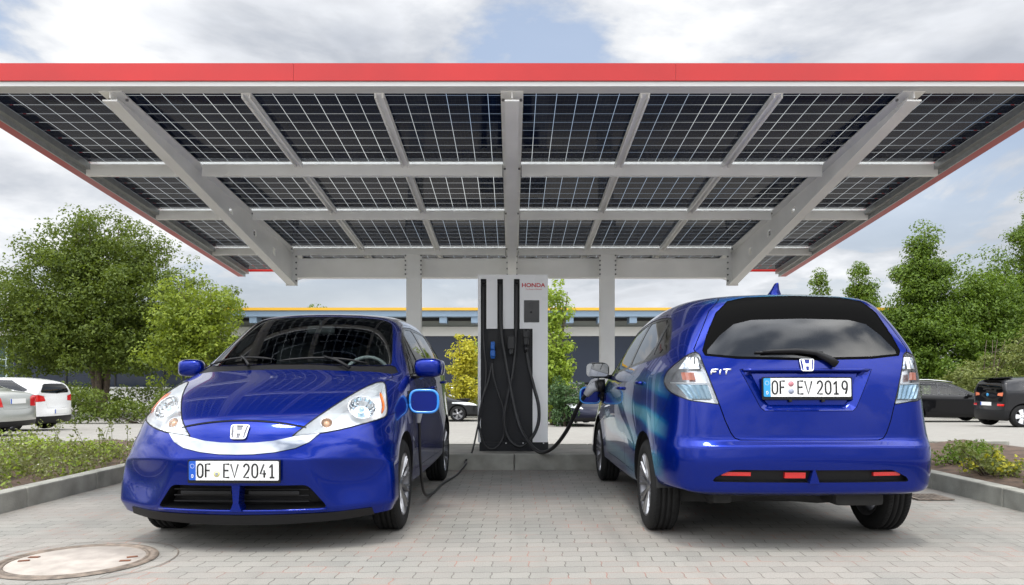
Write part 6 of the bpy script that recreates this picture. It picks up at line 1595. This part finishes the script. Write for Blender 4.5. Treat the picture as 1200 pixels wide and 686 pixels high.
# ---------------------------------------------------------------- sky and sun
SUN_EL, SUN_AZ = 74.0, 196.0      # azimuth measured clockwise from +y: behind the camera, a little to the left
def build_world():
    w = bpy.data.worlds.new('World'); scn.world = w; w.use_nodes = True
    t = NT(w.node_tree); bg = w.node_tree.nodes['Background']
    sky = t.n('ShaderNodeTexSky'); sky.sky_type = 'NISHITA'; sky.sun_disc = False
    sky.sun_elevation = R(SUN_EL); sky.sun_rotation = R(SUN_AZ); sky.air_density = 1.2; sky.dust_density = 1.5
    tc = t.n('ShaderNodeTexCoord'); s = t.n('ShaderNodeSeparateXYZ'); t.l(tc.outputs['Generated'], s.inputs[0])
    z = t.math('MAXIMUM', s.outputs[2], 0.0)
    k = t.math('ADD', z, .30)
    cb = t.n('ShaderNodeCombineXYZ'); t.l(t.math('DIVIDE', s.outputs[0], k), cb.inputs[0]); t.l(t.math('DIVIDE', s.outputs[1], k), cb.inputs[1]); t.l(t.math('MULTIPLY', z, 2.2), cb.inputs[2])
    mp = t.n('ShaderNodeMapping'); mp.inputs['Location'].default_value = CLOUD_OFF; t.l(cb.outputs[0], mp.inputs[0])
    n1 = t.n('ShaderNodeTexNoise'); n1.inputs['Scale'].default_value = 1.55; n1.inputs['Detail'].default_value = 9; n1.inputs['Roughness'].default_value = .56; n1.inputs['Distortion'].default_value = .25; t.l(mp.outputs[0], n1.inputs['Vector'])
    n2 = t.n('ShaderNodeTexNoise'); n2.inputs['Scale'].default_value = 1.1; n2.inputs['Detail'].default_value = 6; n2.inputs['Roughness'].default_value = .5
    m2 = t.n('ShaderNodeMapping'); m2.inputs['Location'].default_value = (3.1, 7.7, 1.2); t.l(cb.outputs[0], m2.inputs[0]); t.l(m2.outputs[0], n2.inputs['Vector'])
    # cover: nearly closed, a few blue gaps high up
    cov = t.ramp(n1.outputs[0], [(.405, .12), (.46, .85), (.52, 1)])
    low = t.ramp(z, [(.02, 1), (.36, 0)])          # towards the horizon the cloud closes
    cov = t.math('MAXIMUM', cov, t.math('MULTIPLY', low, .9))
    # cloud tone: sunlit tops, grey bases
    tone = t.ramp(n2.outputs[0], [(.38, (.33, .36, .42)), (.50, (.64, .66, .70)), (.62, (1.0, 1.0, .99))])
    tone = t.mix(t.math('MULTIPLY', t.ramp(z, [(.0, 1), (.22, .15)]), .75), tone, (.80, .82, .84))
    d1 = t.ramp(n1.outputs[0], [(.42, .74), (.54, 1.10), (.70, .82)])
    tone = t.mix(1.0, tone, d1, 'MULTIPLY'); tone = t.mix(1.0, tone, (.88, .875, .865), 'MULTIPLY')
    # sky gain added behind and above the viewer as fill light, out of view
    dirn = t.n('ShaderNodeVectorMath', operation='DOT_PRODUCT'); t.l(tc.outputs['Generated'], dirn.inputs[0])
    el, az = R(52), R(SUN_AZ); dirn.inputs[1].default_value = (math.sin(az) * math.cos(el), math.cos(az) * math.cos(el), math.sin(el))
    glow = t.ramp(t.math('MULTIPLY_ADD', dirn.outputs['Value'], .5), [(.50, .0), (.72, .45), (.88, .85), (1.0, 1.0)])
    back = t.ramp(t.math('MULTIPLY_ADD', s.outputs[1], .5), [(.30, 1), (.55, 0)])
    back_dim = t.math('MULTIPLY', back, t.ramp(z, [(.05, .76), (.60, 0)]))     # dims the unseen low sky behind the viewer, added to deepen paint reflections
    gain = t.math('MULTIPLY', t.math('MULTIPLY', t.math('ADD', t.math('MULTIPLY', glow, GLOW), 1.0), t.math('SUBTRACT', 1.0, back_dim)), 10.0)
    for n in w.node_tree.nodes:
        if n.type == 'MATH' and n.operation == 'MULTIPLY_ADD': n.inputs[2].default_value = .5
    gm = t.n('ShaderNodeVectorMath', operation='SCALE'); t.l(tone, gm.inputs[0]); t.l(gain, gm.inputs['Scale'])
    skb = t.n('ShaderNodeVectorMath', operation='MULTIPLY'); t.l(sky.outputs[0], skb.inputs[0]); skb.inputs[1].default_value = SKYMUL
    skc = t.mix(.5, skb.outputs[0], (3.9, 4.7, 6.2))
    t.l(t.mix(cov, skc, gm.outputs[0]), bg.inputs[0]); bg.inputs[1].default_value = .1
    w.cycles.sampling_method = 'MANUAL'; w.cycles.sample_map_resolution = 512
    sd = bpy.data.lights.new('sun', 'SUN'); sd.energy = SUN_E; sd.angle = R(12); sd.color = (1.0, .96, .90)
    so = bpy.data.objects.new('sun', sd); COL.objects.link(so)
    el, az = R(SUN_EL), R(SUN_AZ)
    so.rotation_euler = Vector((-math.sin(az) * math.cos(el), -math.cos(az) * math.cos(el), -math.sin(el))).to_track_quat('-Z', 'Y').to_euler(); so.location = (0, -5, 30)
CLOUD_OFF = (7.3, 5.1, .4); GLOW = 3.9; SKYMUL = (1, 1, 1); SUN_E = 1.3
build_world()
# ---------------------------------------------------------------- everything in its place
def wrap_paint():
    """the right car's doors: silver-white and light blue streaks of a printed wrap over the blue"""
    m = paint('wrapped_blue_paint', BLUE, .62, .24); t = NT(m.node_tree); b = m.node_tree.nodes['Principled BSDF']
    base = b.inputs['Base Color'].links[0].from_socket
    tc = t.n('ShaderNodeTexCoord'); s = t.n('ShaderNodeSeparateXYZ'); t.l(tc.outputs['Object'], s.inputs[0])
    mp = t.n('ShaderNodeMapping'); mp.inputs['Scale'].default_value = (.6, .7, 2.2); mp.inputs['Rotation'].default_value = (R(-24), 0, 0); t.l(tc.outputs['Object'], mp.inputs[0])
    nz = t.n('ShaderNodeTexWave'); nz.wave_type = 'BANDS'; nz.bands_direction = 'DIAGONAL'; nz.inputs['Scale'].default_value = .9; nz.inputs['Distortion'].default_value = 5.5; nz.inputs['Detail'].default_value = 2; nz.inputs['Detail Scale'].default_value = .9; t.l(mp.outputs[0], nz.inputs['Vector'])
    yn = t.math('DIVIDE', s.outputs[1], 4.2)
    side = t.ramp(t.math('DIVIDE', t.math('ABSOLUTE', s.outputs[0]), 1.0), [(.70, 0), (.80, 1)])
    zone = t.ramp(yn, [(.28, 0), (.36, .9), (.86, 1), (.915, 0)])
    zz = t.ramp(t.math('DIVIDE', s.outputs[2], 1.6), [(.16, .2), (.30, 1), (.52, 1), (.68, 0)])
    f = t.math('MULTIPLY', t.math('MULTIPLY', side, zone), zz)
    pat = t.ramp(nz.outputs[0], [(.0, (.002, .03, .24)), (.36, (.004, .07, .34)), (.42, (.012, .22, .50)), (.66, (.025, .32, .58)), (.71, (.10, .46, .66)), (.93, (.16, .50, .68))])
    roof = t.math('MULTIPLY', t.ramp(t.math('DIVIDE', s.outputs[2], 1.7), [(.875, 0), (.90, 1)]), t.ramp(yn, [(.86, 0), (.88, .9)]))
    nr = t.ramp(nz.outputs[0], [(.1, (.01, .09, .40)), (.5, (.10, .42, .66)), (.9, (.55, .70, .76))])
    c = t.mix(f, base, pat); c = t.mix(roof, c, nr)
    t.l(c, b.inputs['Base Color'])
    return m
def build_cars():
    a, _ = hatchback('shiny blue electric hatchback with its nose to the camera, left of the charger', (-1.545, 4.33 + 2.05, 0), R(-1.4), '2041')
    wp = wrap_paint()
    b, parts = hatchback('blue electric hatchback with light blue wrapped sides, tail to the camera', (1.735, 4.36 + 2.05, 0), PI + R(.5), '2019', wp)
    for o in (parts[0], parts[3], parts[4]):
        for sl in o.material_slots:
            if sl.material == M['blue']: sl.link = 'OBJECT'; sl.material = wp
build_ground(); build_canopy(); build_charger(); build_building(); build_cars(); build_traffic(); build_plants()
# ---------------------------------------------------------------- camera and output
def camera():
    cd = bpy.data.cameras.new('camera'); co = bpy.data.objects.new('camera', cd); COL.objects.link(co)
    co.location = (0, 0, 1.01); co.rotation_euler = (PI / 2, 0, 0)
    cd.sensor_width = 36; cd.lens = 26.4; cd.shift_y = 103 / 1200.0; cd.clip_start = .05; cd.clip_end = 5000
    scn.camera = co
    scn.view_settings.view_transform = 'Standard'; scn.view_settings.look = 'None'
    scn.view_settings.exposure = EXPOSURE; scn.view_settings.gamma = 1
    scn.render.resolution_x = 1024; scn.render.resolution_y = 585
EXPOSURE = 0.6
camera()
